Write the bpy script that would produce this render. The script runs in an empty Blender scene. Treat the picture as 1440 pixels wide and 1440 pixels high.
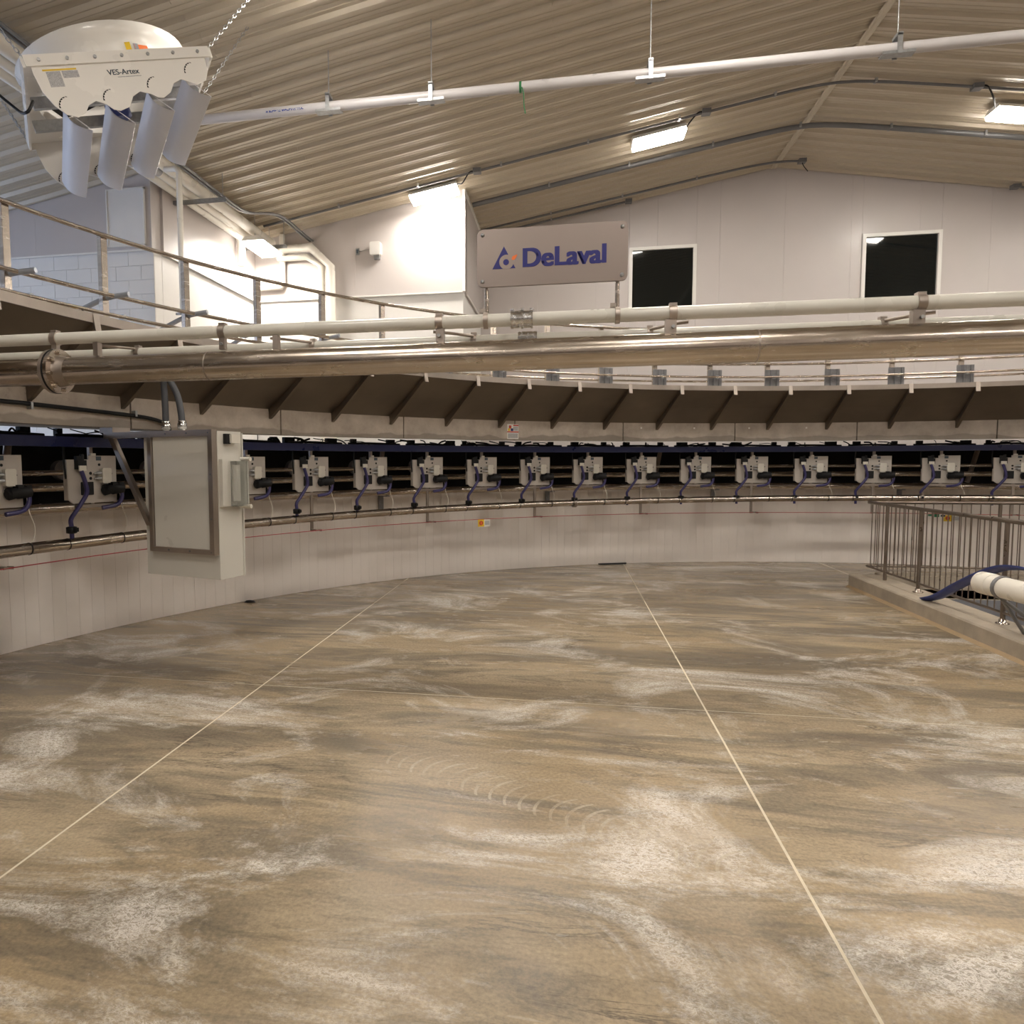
import bpy, math, random
from mathutils import Vector, Matrix
random.seed(7)
scn = bpy.context.scene
col = scn.collection
S, C, PI = math.sin, math.cos, math.pi

# ------------------------------------------------------------------ camera
YAW, PITCH, ROLL, FPX, PPX = .187, .06986, -.00426, 990.94, 608.68
def _b(v): return Vector((v[0]*C(YAW)-v[1]*S(YAW), v[0]*S(YAW)+v[1]*C(YAW), v[2]))
FW = _b((0, C(PITCH), -S(PITCH)))
_u = Vector((0, S(PITCH), C(PITCH))); _r = Vector((1, 0, 0))
RT = _b(_r*C(ROLL)+_u*S(ROLL)); UP = _b(_u*C(ROLL)-_r*S(ROLL))
cd = bpy.data.cameras.new('camera'); cam = bpy.data.objects.new('camera', cd); col.objects.link(cam)
cam.matrix_world = Matrix(((RT.x, UP.x, -FW.x, 0), (RT.y, UP.y, -FW.y, 0), (RT.z, UP.z, -FW.z, 1.7), (0, 0, 0, 1)))
cd.sensor_width = 36; cd.lens = 36*FPX/1440; cd.shift_x = (720-PPX)/1440; cd.clip_end = 200
scn.camera = cam

# ------------------------------------------------------------------ world, exposure
w = bpy.data.worlds.new('world'); scn.world = w; w.use_nodes = True
w.node_tree.nodes['Background'].inputs[0].default_value = (.6, .7, 1, 1)
w.node_tree.nodes['Background'].inputs[1].default_value = .02
vs = scn.view_settings
vs.view_transform = 'Standard'; vs.look = 'None'; vs.gamma = 1; vs.use_curve_mapping = False
vs.exposure = 0.0
scn.cycles.max_bounces = 7; scn.cycles.diffuse_bounces = 4; scn.cycles.glossy_bounces = 4; scn.cycles.transmission_bounces = 4
LAMP = 120.0            # emission of the ceiling fixtures
LAMPCOL = (1, .93, .84)

# ------------------------------------------------------------------ materials
def new_mat(name):
    m = bpy.data.materials.new(name); m.use_nodes = True
    nt = m.node_tree; b = nt.nodes['Principled BSDF']
    return m, nt, b
def ramp(nt, src, stops):
    r = nt.nodes.new('ShaderNodeValToRGB'); e = r.color_ramp.elements
    while len(e) < len(stops): e.new(.5)
    for i, (p, c) in enumerate(stops):
        e[i].position = p; e[i].color = (c if len(c) == 4 else (*c, 1)) if hasattr(c, '__len__') else (c, c, c, 1)
    nt.links.new(src, r.inputs[0]); return r.outputs[0]
def noise(nt, scale, vec, detail=4, rough=.55, dist=0, out='Fac'):
    n = nt.nodes.new('ShaderNodeTexNoise'); n.inputs['Scale'].default_value = scale; n.inputs['Detail'].default_value = detail
    n.inputs['Roughness'].default_value = rough; n.inputs['Distortion'].default_value = dist
    nt.links.new(vec, n.inputs['Vector']); return n.outputs[out]
def coords(nt, kind='pos', scale=(1, 1, 1), rot=0):
    if kind == 'pos': g = nt.nodes.new('ShaderNodeNewGeometry').outputs['Position']
    else: g = nt.nodes.new('ShaderNodeTexCoord').outputs['Object']
    m = nt.nodes.new('ShaderNodeMapping'); m.inputs['Scale'].default_value = scale; m.inputs['Rotation'].default_value = (0, 0, rot)
    nt.links.new(g, m.inputs[0]); return m.outputs[0]
def mix(nt, fac, a, b, mode='MIX'):
    m = nt.nodes.new('ShaderNodeMix'); m.data_type = 'RGBA'; m.blend_type = mode
    for v, i in ((fac, m.inputs[0]), (a, m.inputs[6]), (b, m.inputs[7])):
        if hasattr(v, 'is_linked'): nt.links.new(v, i)
        elif isinstance(v, (int, float)): i.default_value = v
        else: i.default_value = (*v, 1)
    return m.outputs[2]
def bump(nt, b, h, strength=.2, dist=.01):
    n = nt.nodes.new('ShaderNodeBump'); n.inputs['Strength'].default_value = strength; n.inputs['Distance'].default_value = dist
    nt.links.new(h, n.inputs['Height']); nt.links.new(n.outputs[0], b.inputs['Normal'])
def simple(name, colr, rough=.5, metal=0, var=.12, vs_=6, kind='pos', rvar=.1, spec=.5, bmp=0, stretch=(1, 1, 1)):
    m, nt, b = new_mat(name)
    v = coords(nt, kind, stretch)
    n = noise(nt, vs_, v, 5)
    c2 = tuple(x*(1-var) for x in colr); c1 = tuple(min(1, x*(1+var*.6)) for x in colr)
    nt.links.new(ramp(nt, n, [(.3, c2), (.7, c1)]), b.inputs['Base Color'])
    nt.links.new(ramp(nt, n, [(.3, max(.03, rough-rvar)), (.7, rough+rvar)]), b.inputs['Roughness'])
    b.inputs['Metallic'].default_value = metal; b.inputs['Specular IOR Level'].default_value = spec
    if bmp: bump(nt, b, noise(nt, vs_*8, v, 3), bmp)
    return m
def emissive(name, colr, strength):
    m, nt, b = new_mat(name)
    b.inputs['Base Color'].default_value = (.8, .8, .8, 1)
    b.inputs['Emission Color'].default_value = (*colr, 1); b.inputs['Emission Strength'].default_value = strength
    return m
M = {}
M['stainless'] = simple('brushed_stainless', (.50, .44, .38), .24, 1, .12, 5, rvar=.06, stretch=(1, 1, 8))
M['stainless_dull'] = simple('dull_stainless', (.40, .35, .31), .42, 1, .22, 2.2, rvar=.06)
M['skirt'] = simple('mill_finish_stainless_sheet', (.22, .185, .15), .46, .9, .22, 1.6, rvar=.06)
def print_mat():
    m, nt, b = new_mat('worn_blue_pipe_print')
    nt.links.new(ramp(nt, noise(nt, 70, coords(nt, 'pos', (1, 1, 1.5)), 2, .5), [(.49, (.03, .06, .25)), (.53, (.54, .52, .52))]), b.inputs['Base Color']); return m
M['print'] = print_mat()
M['galv'] = simple('galvanised_steel', (.42, .43, .44), .42, .9, .2, 30)
M['galv_dark'] = simple('grey_zinc_bracket', (.25, .25, .26), .5, .6, .2, 20)
M['white_pvc'] = simple('white_pvc', (.80, .76, .68), .32, 0, .05, 3)
M['grey_pvc'] = simple('greyish_white_pvc', (.54, .52, .52), .35, 0, .04, 3)
M['old_pvc'] = simple('yellowed_white_pvc', (.60, .585, .53), .30, 0, .07, 2)
M['panel_white'] = simple('white_wall_panel', (.565, .52, .50), .42, 0, .03, 1.2)
M['masonry_white'] = simple('white_painted_masonry', (.78, .76, .73), .5, 0, .03, 3)
M['box_white'] = simple('light_grey_painted_steel', (.56, .54, .49), .34, 0, .04, 2)
M['fan_white'] = simple('glossy_white_fan_housing', (.84, .82, .78), .22, 0, .02, 2)
M['vane_white'] = simple('white_deflector_sheet', (.66, .66, .70), .38, 0, .03, 2)
M['plate_grey'] = simple('light_grey_plastic_plate', (.44, .40, .36), .42, 0, .05, 9)
M['cap_white'] = simple('off_white_plastic', (.62, .59, .52), .4, 0, .03, 9)
M['black'] = simple('black_rubber', (.008, .008, .009), .55, 0, .2, 20, spec=.3)
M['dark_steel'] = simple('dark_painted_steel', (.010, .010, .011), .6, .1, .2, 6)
M['grey_hose'] = simple('dark_grey_hose', (.055, .058, .066), .5, 0, .1, 10)
M['purple'] = simple('purple_milk_tube', (.034, .028, .11), .38, 0, .15, 30)
M['blue_hose'] = simple('flat_blue_hose', (.03, .05, .22), .4, 0, .15, 8)
M['blue_tray'] = simple('dark_blue_cable_tray', (.004, .008, .055), .34, 0, .1, 3)
M['conduit'] = simple('grey_conduit', (.16, .16, .165), .4, .3, .1, 8)
M['red'] = simple('red_cord', (.42, .05, .06), .5, 0, .1, 8)
M['green'] = simple('green_twine', (.02, .16, .05), .6, 0, .1, 8)
M['yellow'] = simple('yellow_plastic', (.75, .50, .03), .4, 0, .08, 8)
M['orange'] = simple('orange_print', (.75, .17, .035), .4, 0, .04, 8)
M['navy'] = simple('navy_print', (.016, .018, .16), .4, 0, .05, 8)
M['ink'] = simple('dark_print', (.05, .07, .09), .5, 0, .05, 8)
M['paper'] = simple('white_label', (.75, .74, .70), .5, 0, .03, 30)
M['paper_grey'] = simple('grey_printed_label', (.45, .45, .46), .5, 0, .4, 160)
M['sign_red'] = simple('red_print', (.50, .06, .03), .5, 0, .05, 8)
M['sign_green'] = simple('green_print', (.01, .16, .07), .5, 0, .05, 8)
M['clear'] = simple('clear_polycarbonate', (.8, .82, .8), .08, 0, .02, 5)
_b_ = M['clear'].node_tree.nodes['Principled BSDF']; _b_.inputs['Transmission Weight'].default_value = .9; _b_.inputs['IOR'].default_value = 1.2
M['glass_dark'] = simple('dark_window_glass', (.006, .008, .008), .04, 0, .05, 2, rvar=.01)
M['frame_white'] = simple('white_window_frame', (.80, .78, .74), .4, 0, .02, 4)
M['steel_tube'] = simple('blue_grey_galvanised_tube', (.40, .43, .48), .4, .6, .12, 12)
M['pit_grey'] = simple('grey_painted_concrete', (.22, .22, .24), .6, 0, .12, 3)
M['coarse'] = simple('outer_floor_concrete', (.33, .32, .30), .6, 0, .2, 2)
M['brass'] = simple('zinc_coupling', (.62, .62, .62), .22, 1, .15, 60)
M['lamp'] = emissive('lit_lamp_diffuser', LAMPCOL, LAMP)
M['lamp_rim'] = emissive('glowing_lens_rim', LAMPCOL, 19)
M['assumed_daylight'] = emissive('glowing_assumed_window_pane', (.55, .70, 1), 5.0)  # cool glow for the panes of the assumed, unseen left window
M['rail_brown'] = simple('brownish_stainless_tube', (.27, .225, .19), .35, .95, .12, 6)
M['joint_tan'] = simple('tan_joint_filler', (.40, .285, .165), .6, 0, .15, 8)
M['joint'] = simple('pale_joint_sealant', (.66, .58, .44), .6, 0, .12, 12)

# corrugated ceiling paint
M['ceil'] = simple('cream_painted_liner_sheet', (.49, .425, .325), .30, 0, .015, .5, rvar=0, spec=.6)
M['ridge'] = simple('cream_ridge_trim', (.56, .50, .39), .35, 0, .05, 2)

# floor concrete
def mnode(nt, op, *a, clamp=False):
    n = nt.nodes.new('ShaderNodeMath'); n.operation = op; n.use_clamp = clamp
    for i, v in enumerate(a):
        if isinstance(v, (int, float)): n.inputs[i].default_value = v
        else: nt.links.new(v, n.inputs[i])
    return n.outputs[0]
def floor_mat():
    m, nt, b = new_mat('polished_stained_concrete')
    p = coords(nt); pst = coords(nt, 'pos', (.42, 1.5, 1), .12)
    pst2 = coords(nt, 'pos', (.55, 2.4, 1), -.22)
    base = ramp(nt, noise(nt, .6, pst, 8, .66, .5), [(.30, (.19, .152, .110)), (.44, (.33, .268, .190)), (.58, (.435, .360, .262)), (.74, (.55, .465, .35))])
    warm = ramp(nt, noise(nt, .4, p, 4), [(.45, 0), (.66, 1)])
    base = mix(nt, warm, base, mix(nt, .5, base, (.42, .315, .18)))
    # grey trowel burn smears
    dk = ramp(nt, noise(nt, .85, pst2, 9, .7, .9), [(.46, 0), (.57, .62), (.70, .92)])
    base = mix(nt, dk, base, (.150, .132, .108))
    dk2 = ramp(nt, noise(nt, 2.3, coords(nt, 'pos', (.5, 2.2, 1), .1), 8, .72, .6), [(.53, 0), (.66, .65)])
    base = mix(nt, dk2, base, (.17, .15, .12))
    # thin dark veins, only in places
    vein = mnode(nt, 'ABSOLUTE', mnode(nt, 'SUBTRACT', noise(nt, 1.1, pst2, 9, .68, 1.4), .5))
    place = ramp(nt, noise(nt, .7, p, 3), [(.48, 0), (.6, 1)])
    vm = mnode(nt, 'MULTIPLY', ramp(nt, vein, [(.0, .85), (.016, 0)]), place)
    base = mix(nt, vm, base, (.12, .10, .08))
    # white efflorescence, crackled
    pe = coords(nt, 'pos', (.8, 1.25, 1), .55)
    area = ramp(nt, noise(nt, .95, pe, 8, .70, .8), [(.50, 0), (.63, 1)])
    n1 = mnode(nt, 'ABSOLUTE', mnode(nt, 'SUBTRACT', noise(nt, 36, coords(nt, 'pos', (.8, 1.2, 1), .3), 6, .78, .7), .5))
    crk = ramp(nt, n1, [(.0, 1), (.07, 0)])
    ef = mnode(nt, 'MULTIPLY', area, mnode(nt, 'MULTIPLY_ADD', crk, .75, .26))
    base = mix(nt, ef, base, (.80, .77, .74))
    # trowel arcs
    sx = nt.nodes.new('ShaderNodeSeparateXYZ'); nt.links.new(p, sx.inputs[0])
    X = mnode(nt, 'ADD', sx.outputs[0], .95); Y = mnode(nt, 'SUBTRACT', sx.outputs[1], 3.9)
    u = mnode(nt, 'SUBTRACT', mnode(nt, 'MULTIPLY', X, .888), mnode(nt, 'MULTIPLY', Y, .46))
    v = mnode(nt, 'ADD', mnode(nt, 'MULTIPLY', X, .46), mnode(nt, 'MULTIPLY', Y, .888))
    f = mnode(nt, 'SQRT', mnode(nt, 'MAXIMUM', mnode(nt, 'SUBTRACT', .04, mnode(nt, 'MULTIPLY', v, v)), 0))
    fr = mnode(nt, 'FRACT', mnode(nt, 'MULTIPLY', mnode(nt, 'ADD', u, f), 11.5))
    msk = mnode(nt, 'MULTIPLY', mnode(nt, 'LESS_THAN', mnode(nt, 'ABSOLUTE', v), .135), mnode(nt, 'MULTIPLY', mnode(nt, 'GREATER_THAN', u, -.05), mnode(nt, 'LESS_THAN', u, 1.9)))
    msk = mnode(nt, 'MULTIPLY', msk, mnode(nt, 'LESS_THAN', fr, .2))
    msk = mnode(nt, 'MULTIPLY', msk, ramp(nt, noise(nt, 4, p, 3), [(.40, .1), (.6, .6)]))
    base = mix(nt, msk, base, (.55, .49, .39))
    fine = noise(nt, 55, p, 4, .65)
    base = mix(nt, .42, base, ramp(nt, fine, [(.3, (.18, .16, .13)), (.7, (.65, .6, .5))]), 'OVERLAY')
    nt.links.new(base, b.inputs['Base Color'])
    rg = ramp(nt, noise(nt, 1.4, pst, 6, .6, .6), [(.35, .13), (.65, .30)])
    rr = mix(nt, ef, rg, (.18, .18, .18)); nt.links.new(rr, b.inputs['Roughness'])
    b.inputs['Specular IOR Level'].default_value = .5
    bump(nt, b, noise(nt, 14, p, 8, .75), .16, .02)
    return m
M['floor'] = floor_mat()
# platform concrete: damp scallops along the lower edge, blotches
def ring_mat():
    m, nt, b = new_mat('weathered_platform_concrete')
    p = coords(nt)
    base = ramp(nt, noise(nt, 3, p, 7, .65), [(.3, (.33, .28, .235)), (.55, (.46, .40, .34)), (.75, (.56, .50, .435))])
    bl = ramp(nt, noise(nt, 14, p, 5, .7), [(.62, 0), (.75, .5)]); base = mix(nt, bl, base, (.20, .17, .14))
    sx = nt.nodes.new('ShaderNodeSeparateXYZ'); nt.links.new(p, sx.inputs[0])
    ad = nt.nodes.new('ShaderNodeMath'); ad.operation = 'MULTIPLY_ADD'; ad.inputs[1].default_value = .22
    nt.links.new(noise(nt, 1.7, coords(nt, 'pos', (1, 1, .2)), 3), ad.inputs[0])
    mz = nt.nodes.new('ShaderNodeMath'); mz.operation = 'MULTIPLY'; mz.inputs[1].default_value = -1; nt.links.new(sx.outputs[2], mz.inputs[0])
    nt.links.new(mz.outputs[0], ad.inputs[2])
    wet = ramp(nt, ad.outputs[0], [(0, 0), (1, 1)])
    mr = nt.nodes.new('ShaderNodeMapRange'); mr.inputs[1].default_value = -1.965; mr.inputs[2].default_value = -1.950
    nt.links.new(ad.outputs[0], mr.inputs[0])
    base = mix(nt, mr.outputs[0], base, mix(nt, .55, base, (.16, .14, .12)))
    nt.links.new(base, b.inputs['Base Color']); b.inputs['Roughness'].default_value = .7
    bump(nt, b, noise(nt, 30, p, 5, .7), .15); return m
M['ring'] = ring_mat()
M['kerb'] = simple('kerb_concrete', (.40, .34, .265), .6, 0, .22, 5, bmp=.1)
def wallring_mat():
    m, nt, b = new_mat('white_plastic_wall_cladding')
    p = coords(nt)
    base = ramp(nt, noise(nt, 1.1, p, 6, .6), [(.3, (.78, .715, .665)), (.7, (.86, .80, .75))])
    sc = ramp(nt, noise(nt, 2.2, coords(nt, 'pos', (1, 1, .35)), 8, .7, .6), [(.66, 0), (.74, .25)])
    base = mix(nt, sc, base, (.40, .36, .32))
    nt.links.new(base, b.inputs['Base Color']); b.inputs['Roughness'].default_value = .45; return m
M['clad'] = wallring_mat()

# ------------------------------------------------------------------ mesh helpers
class MB:
    def __init__(s): s.v = []; s.f = []; s.sm = []
    def add(s, vs, fs, smooth=False):
        o = len(s.v); s.v += [tuple(v) for v in vs]; s.f += [tuple(i+o for i in f) for f in fs]; s.sm += [smooth]*len(fs); return s
    def box(s, c, d, R=None):
        x, y, z = (k/2 for k in d); c = Vector(c)
        vs = [Vector((a*x, b_*y, e*z)) for a in (-1, 1) for b_ in (-1, 1) for e in (-1, 1)]
        if R is not None: vs = [R @ v for v in vs]
        return s.add([v+c for v in vs], [(0, 1, 3, 2), (4, 6, 7, 5), (0, 4, 5, 1), (2, 3, 7, 6), (0, 2, 6, 4), (1, 5, 7, 3)])
    def hexa(s, p):   # 8 points: bottom quad then top quad
        return s.add(p, [(0, 3, 2, 1), (4, 5, 6, 7), (0, 1, 5, 4), (1, 2, 6, 5), (2, 3, 7, 6), (3, 0, 4, 7)])
    def tube(s, pts, r, n=10, cap=True):
        pts = [Vector(p) for p in pts]; N = len(pts)
        rs = r if hasattr(r, '__len__') else [r]*N
        t0 = (pts[1]-pts[0]).normalized()
        a = Vector((0, 0, 1)) if abs(t0.z) < .9 else Vector((1, 0, 0))
        nrm = (a - t0*a.dot(t0)).normalized()
        vs = []
        for i, p in enumerate(pts):
            t = (pts[min(i+1, N-1)]-pts[max(i-1, 0)]).normalized()
            nrm = (nrm - t*nrm.dot(t)).normalized(); bn = t.cross(nrm)
            k = 1.0
            if 0 < i < N-1:
                ca = (pts[i]-pts[i-1]).normalized().dot((pts[i+1]-pts[i]).normalized())
                k = 1/max(.6, math.sqrt(max(.3, (1+ca)/2)))
            for j in range(n):
                an = 2*PI*j/n; vs.append(p+(nrm*C(an)+bn*S(an))*rs[i]*(k if k < 1.4 else 1.4))
        fs = [(i*n+j, i*n+(j+1) % n, (i+1)*n+(j+1) % n, (i+1)*n+j) for i in range(N-1) for j in range(n)]
        s.add(vs, fs, True)
        if cap:
            s.add(vs[:n], [tuple(range(n))[::-1]]); s.add(vs[-n:], [tuple(range(n))])
        return s
    def cyl(s, a, b, r, n=12): return s.tube([a, b], r, n)
    def prism(s, poly, f0, f1):    # poly 2D list; f0,f1 map 2D->3D for both ends
        n = len(poly); a = [f0(*p) for p in poly]; b = [f1(*p) for p in poly]
        s.add(a+b, [tuple(range(n))[::-1], tuple(range(n, 2*n))]+[(i, (i+1) % n, n+(i+1) % n, n+i) for i in range(n)])
        return s
    def lathe(s, prof, f, n=24, closed=False):   # prof (r,z) ; f(x,y,z)->3D
        N = len(prof); vs = [f(r*C(2*PI*j/n), r*S(2*PI*j/n), z) for r, z in prof for j in range(n)]
        m = N if closed else N-1
        return s.add(vs, [(i*n+j, i*n+(j+1) % n, ((i+1) % N)*n+(j+1) % n, ((i+1) % N)*n+j) for i in range(m) for j in range(n)], True)
    def mesh(s, name):
        m = bpy.data.meshes.new(name); m.from_pydata(s.v, [], s.f)
        m.polygons.foreach_set('use_smooth', s.sm); m.update(); return m
def link(name, mesh, mat, parent=None):
    if mat is not None and not mesh.materials: mesh.materials.append(M[mat])
    o = bpy.data.objects.new(name, mesh); col.objects.link(o)
    if parent is not None: o.parent = parent
    return o
def part(name, mb, mat, parent=None, world=True):
    """mesh object; with world=True the vertices are in world space and become local to the parent"""
    if parent is not None and world:
        l = parent.location if parent.parent is None else parent.parent.location
        if parent.parent is not None: l = parent.parent.location + parent.location
        mb.v = [(x-l[0], y-l[1], z-l[2]) for x, y, z in mb.v]
    return link(name, mb.mesh(name), mat, parent)
def tag(o, label, cat, group=None):
    o['label'] = label; o['category'] = cat
    if group: o['group'] = group
    return o
def thing(name, label, cat, loc=(0, 0, 0), rotz=0, group=None):
    o = bpy.data.objects.new(name, None); col.objects.link(o); o.location = loc; o.rotation_euler = (0, 0, rotz)
    o.empty_display_size = .1
    return tag(o, label, cat, group)
def solid(name, mb, mat, label, cat, group=None):    # a one-mesh thing, origin at its base
    xs, ys, zs = zip(*mb.v); l = ((min(xs)+max(xs))/2, (min(ys)+max(ys))/2, min(zs))
    mb.v = [(x-l[0], y-l[1], z-l[2]) for x, y, z in mb.v]
    o = link(name, mb.mesh(name), mat); o.location = l
    return tag(o, label, cat, group)
def struct(name, mb, mat, parent=None):
    o = link(name, mb.mesh(name), mat, parent)
    if parent is None: o['kind'] = 'structure'
    return o
def copy_tree(o, parent=None):
    c = o.copy(); col.objects.link(c)
    if parent is not None: c.parent = parent
    for ch in list(o.children): copy_tree(ch, c)
    return c
def text_mesh(txt, size, offset=0, extrude=.0, shear=0):
    cu = bpy.data.curves.new('lettering', 'FONT'); cu.body = txt; cu.size = size; cu.offset = offset; cu.extrude = extrude; cu.shear = shear
    o = bpy.data.objects.new('lettering_source', cu); col.objects.link(o)
    dg = bpy.context.evaluated_depsgraph_get(); me = bpy.data.meshes.new_from_object(o.evaluated_get(dg))
    bpy.data.objects.remove(o); return me
def arc(r, z, a, b, step=.035):
    n = max(2, int(abs(b-a)/step)+1)
    zz = z if callable(z) else (lambda t: z)
    return [(CX+r*S(a+(b-a)*i/n), CY+r*C(a+(b-a)*i/n), zz(a+(b-a)*i/n)) for i in range(n+1)]
def pol(r, th, z): return (CX+r*S(th), CY+r*C(th), z)
def bez(p, n=12):   # Catmull-Rom through points
    p = [Vector(q) for q in p]; P = [p[0]*2-p[1]]+p+[p[-1]*2-p[-2]]; out = []
    for i in range(1, len(P)-2):
        for k in range(n):
            t = k/n
            out.append(.5*((2*P[i])+(P[i+1]-P[i-1])*t+(2*P[i-1]-5*P[i]+4*P[i+1]-P[i+2])*t*t+(3*P[i]-P[i-1]-3*P[i+1]+P[i+2])*t**3))
    out.append(p[-1]); return out

# ------------------------------------------------------------------ dimensions
CX, CY = 4.434, 3.106          # centre of the rotary
RW, RC, RL = 9.66, 8.57, 7.88  # foundation wall, platform edge, skirt lip
D0, DT = -1.3848, .10134       # first rib angle and stall pitch (62 stalls)
NST = 62
XR, ZR, SL = 4.003, 7.566, .1713   # ridge
YG, YB, YL, XL, XB = 15.5, 12.8, 9.43, -5.85, -1.85
XMIN, XMAX, YMIN = -11.5, 15.6, -8.2
ZF = 1.0                       # outer floor
ZS = 4.76                      # seam between block wall and panels
def zc(x): return ZR-SL*abs(x-XR)

# ------------------------------------------------------------------ floor
fl = MB()
cir = [(CX+(RW+.05)*S(2*PI*i/128), CY+(RW+.05)*C(2*PI*i/128)) for i in range(128)]
PX0, PX1, PY0, PY1 = 4.18, 6.45, 5.2, 10.28     # stairwell opening
def clip(poly, a, b, c):    # keep a*x+b*y<=c
    out = []
    for i in range(len(poly)):
        p, q = poly[i], poly[(i+1) % len(poly)]
        dp, dq = a*p[0]+b*p[1]-c, a*q[0]+b*q[1]-c
        if dp <= 0: out.append(p)
        if (dp < 0 < dq) or (dq < 0 < dp):
            t = dp/(dp-dq); out.append((p[0]+(q[0]-p[0])*t, p[1]+(q[1]-p[1])*t))
    return out
def cell(x0, x1, y0, y1): return clip(clip(clip(clip(cir, 1, 0, x1), -1, 0, -x0), 0, 1, y1), 0, -1, -y0)
for rect in ((-99, PX0, -99, 99), (PX1, 99, -99, 99), (PX0, PX1, -99, PY0), (PX0, PX1, PY1, 99)):
    q = cell(*rect); fl.prism(q, lambda x, y: (x, y, -.12), lambda x, y: (x, y, -.0008))
floor = struct('floor', fl, 'joint')
xs = [-99, -5.51, -2.28, .955, PX0, PX1, 9.6, 99]; ys = [-99, -4.08, -1.06, 4.98, 8.0, 11.02, 99]
gx, gy = .0065, .0048
for i in range(len(xs)-1):
    for j in range(len(ys)-1):
        rects = [(xs[i]+gx, xs[i+1]-gx, ys[j]+gy, ys[j+1]-gy)]
        if xs[i] == PX0:
            x0, x1, y0, y1 = rects[0]; rects = []
            if y0 < PY0: rects.append((x0, x1, y0, min(y1, PY0)))
            if y1 > PY1: rects.append((x0, x1, max(y0, PY1), y1))
        for r in rects:
            q = cell(*r)
            if len(q) > 2 and r[1] > r[0] and r[3] > r[2]:
                struct('floor_slab', MB().prism(q, lambda x, y: (x, y, -.11), lambda x, y: (x, y, 0)), 'floor', floor)
# stairwell
pit = MB()
pit.box(((PX0+PX1)/2, (PY0+PY1)/2, -1.45), (PX1-PX0+.2, PY1-PY0+.2, .1))
for sx in (PX0-.05, PX1+.05): pit.box((sx, (PY0+PY1)/2, -.76), (.1, PY1-PY0+.2, 1.28))
for sy in (PY0-.05, PY1+.05): pit.box(((PX0+PX1)/2, sy, -.76), (PX1-PX0, .1, 1.28))
stw = struct('wall_stairwell', pit, 'pit_grey')
for k in range(7):
    struct('step', MB().box(((PX0+PX1)/2, 5.55+k*.28, -.2-.1*0-.17*k-.08), (PX1-PX0-.02, .28, .16)), 'pit_grey', stw)
# outer floor around the platform
of = MB(); n = 96
of.lathe([(RW+.2, ZF), (21, ZF)], lambda x, y, z: (CX+x, CY+y, z), n)
struct('floor_outer', of, 'coarse')

# ------------------------------------------------------------------ ring wall with cladding panels
rw = MB().lathe([(RW+.02, -.02), (RW+.02, 1.265), (RW+.22, 1.265), (RW+.22, .2)], lambda x, y, z: (CX+x, CY+y, z), 160)
wring = struct('wall_ring', rw, 'clad')
PW = .0143     # panel pitch, rad
pm = None
for i in range(-112, 34):
    if pm is None:
        hw = RW*PW/2-.0004; c = [(-hw, 0), (-hw+.0012, -.0012), (hw-.0012, -.0012), (hw, 0), (hw, .018), (-hw, .018)]
        pm = MB().prism(c, lambda x, y: (x, RW+y, .002), lambda x, y: (x, RW+y, 1.25)).mesh('wall_panel'); pm.materials.append(M['clad'])
    o = link('wall_panel', pm, None, wring); o.location = (CX, CY, 0); o.rotation_euler = (0, 0, -i*PW)

# ------------------------------------------------------------------ room walls
def wall_poly(name, pts, n, t, mat, parent=None):   # polygon of 3D points extruded by n*t (away from the room)
    n = Vector(n)*t
    return struct(name, MB().prism([(i,) for i in range(len(pts))], lambda i: pts[i], lambda i: tuple(Vector(pts[i])+n)), mat, parent)
# far gable wall
W1 = (1.25, 2.58, 4.76, 6.13); W2 = (5.67, 7.07, 4.76, 6.13)
far = wall_poly('wall_far', [(XB, YG+.06, ZF), (XMAX, YG+.06, ZF), (XMAX, YG+.06, zc(XMAX)), (XR, YG+.06, ZR), (XB, YG+.06, zc(XB))], (0, 1, 0), .2, 'panel_white')
def far_panel(x0, x1, z0, z1):
    if x1-x0 < .01: return
    g = .0015; x0 += g; x1 -= g
    top = [(x1, min(z1, zc(x1))), (x0, min(z1, zc(x0)))]
    if x0 < XR < x1 and z1 > ZR: top.insert(1, (XR, ZR))
    wall_pts = [(x0, z0), (x1, z0)]+top
    struct('wall_panel', MB().prism(wall_pts, lambda x, z: (x, YG, z), lambda x, z: (x, YG+.05, z)), 'panel_white', far)
cuts = sorted(set([XB+1.22*k for k in range(14)]+[W1[0], W1[1], W2[0], W2[1], XMAX]))
cuts = [c for c in cuts if c <= XMAX]
for a, b in zip(cuts, cuts[1:]):
    wn = [W for W in (W1, W2) if a >= W[0]-.001 and b <= W[1]+.001]
    if wn: far_panel(a, b, ZF, wn[0][2]); far_panel(a, b, wn[0][3], 99)
    else: far_panel(a, b, ZF, 99)
for i, W in enumerate((W1, W2)):
    x0, x1, z0, z1 = W; f = .065
    fr = MB()
    for (a, b, c_, d) in ((x0, x1, z0, z0+f), (x0, x1, z1-f, z1), (x0, x0+f, z0+f, z1-f), (x1-f, x1, z0+f, z1-f)):
        fr.box(((a+b)/2, YG-.005, (c_+d)/2), (b-a, .08, d-c_))
    wd = struct('window_%d' % (i+1), fr, 'frame_white')
    struct('pane', MB().box(((x0+x1)/2, YG+.012, (z0+z1)/2), (x1-x0-2*f, .012, z1-z0-2*f)), 'glass_dark', wd)
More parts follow.
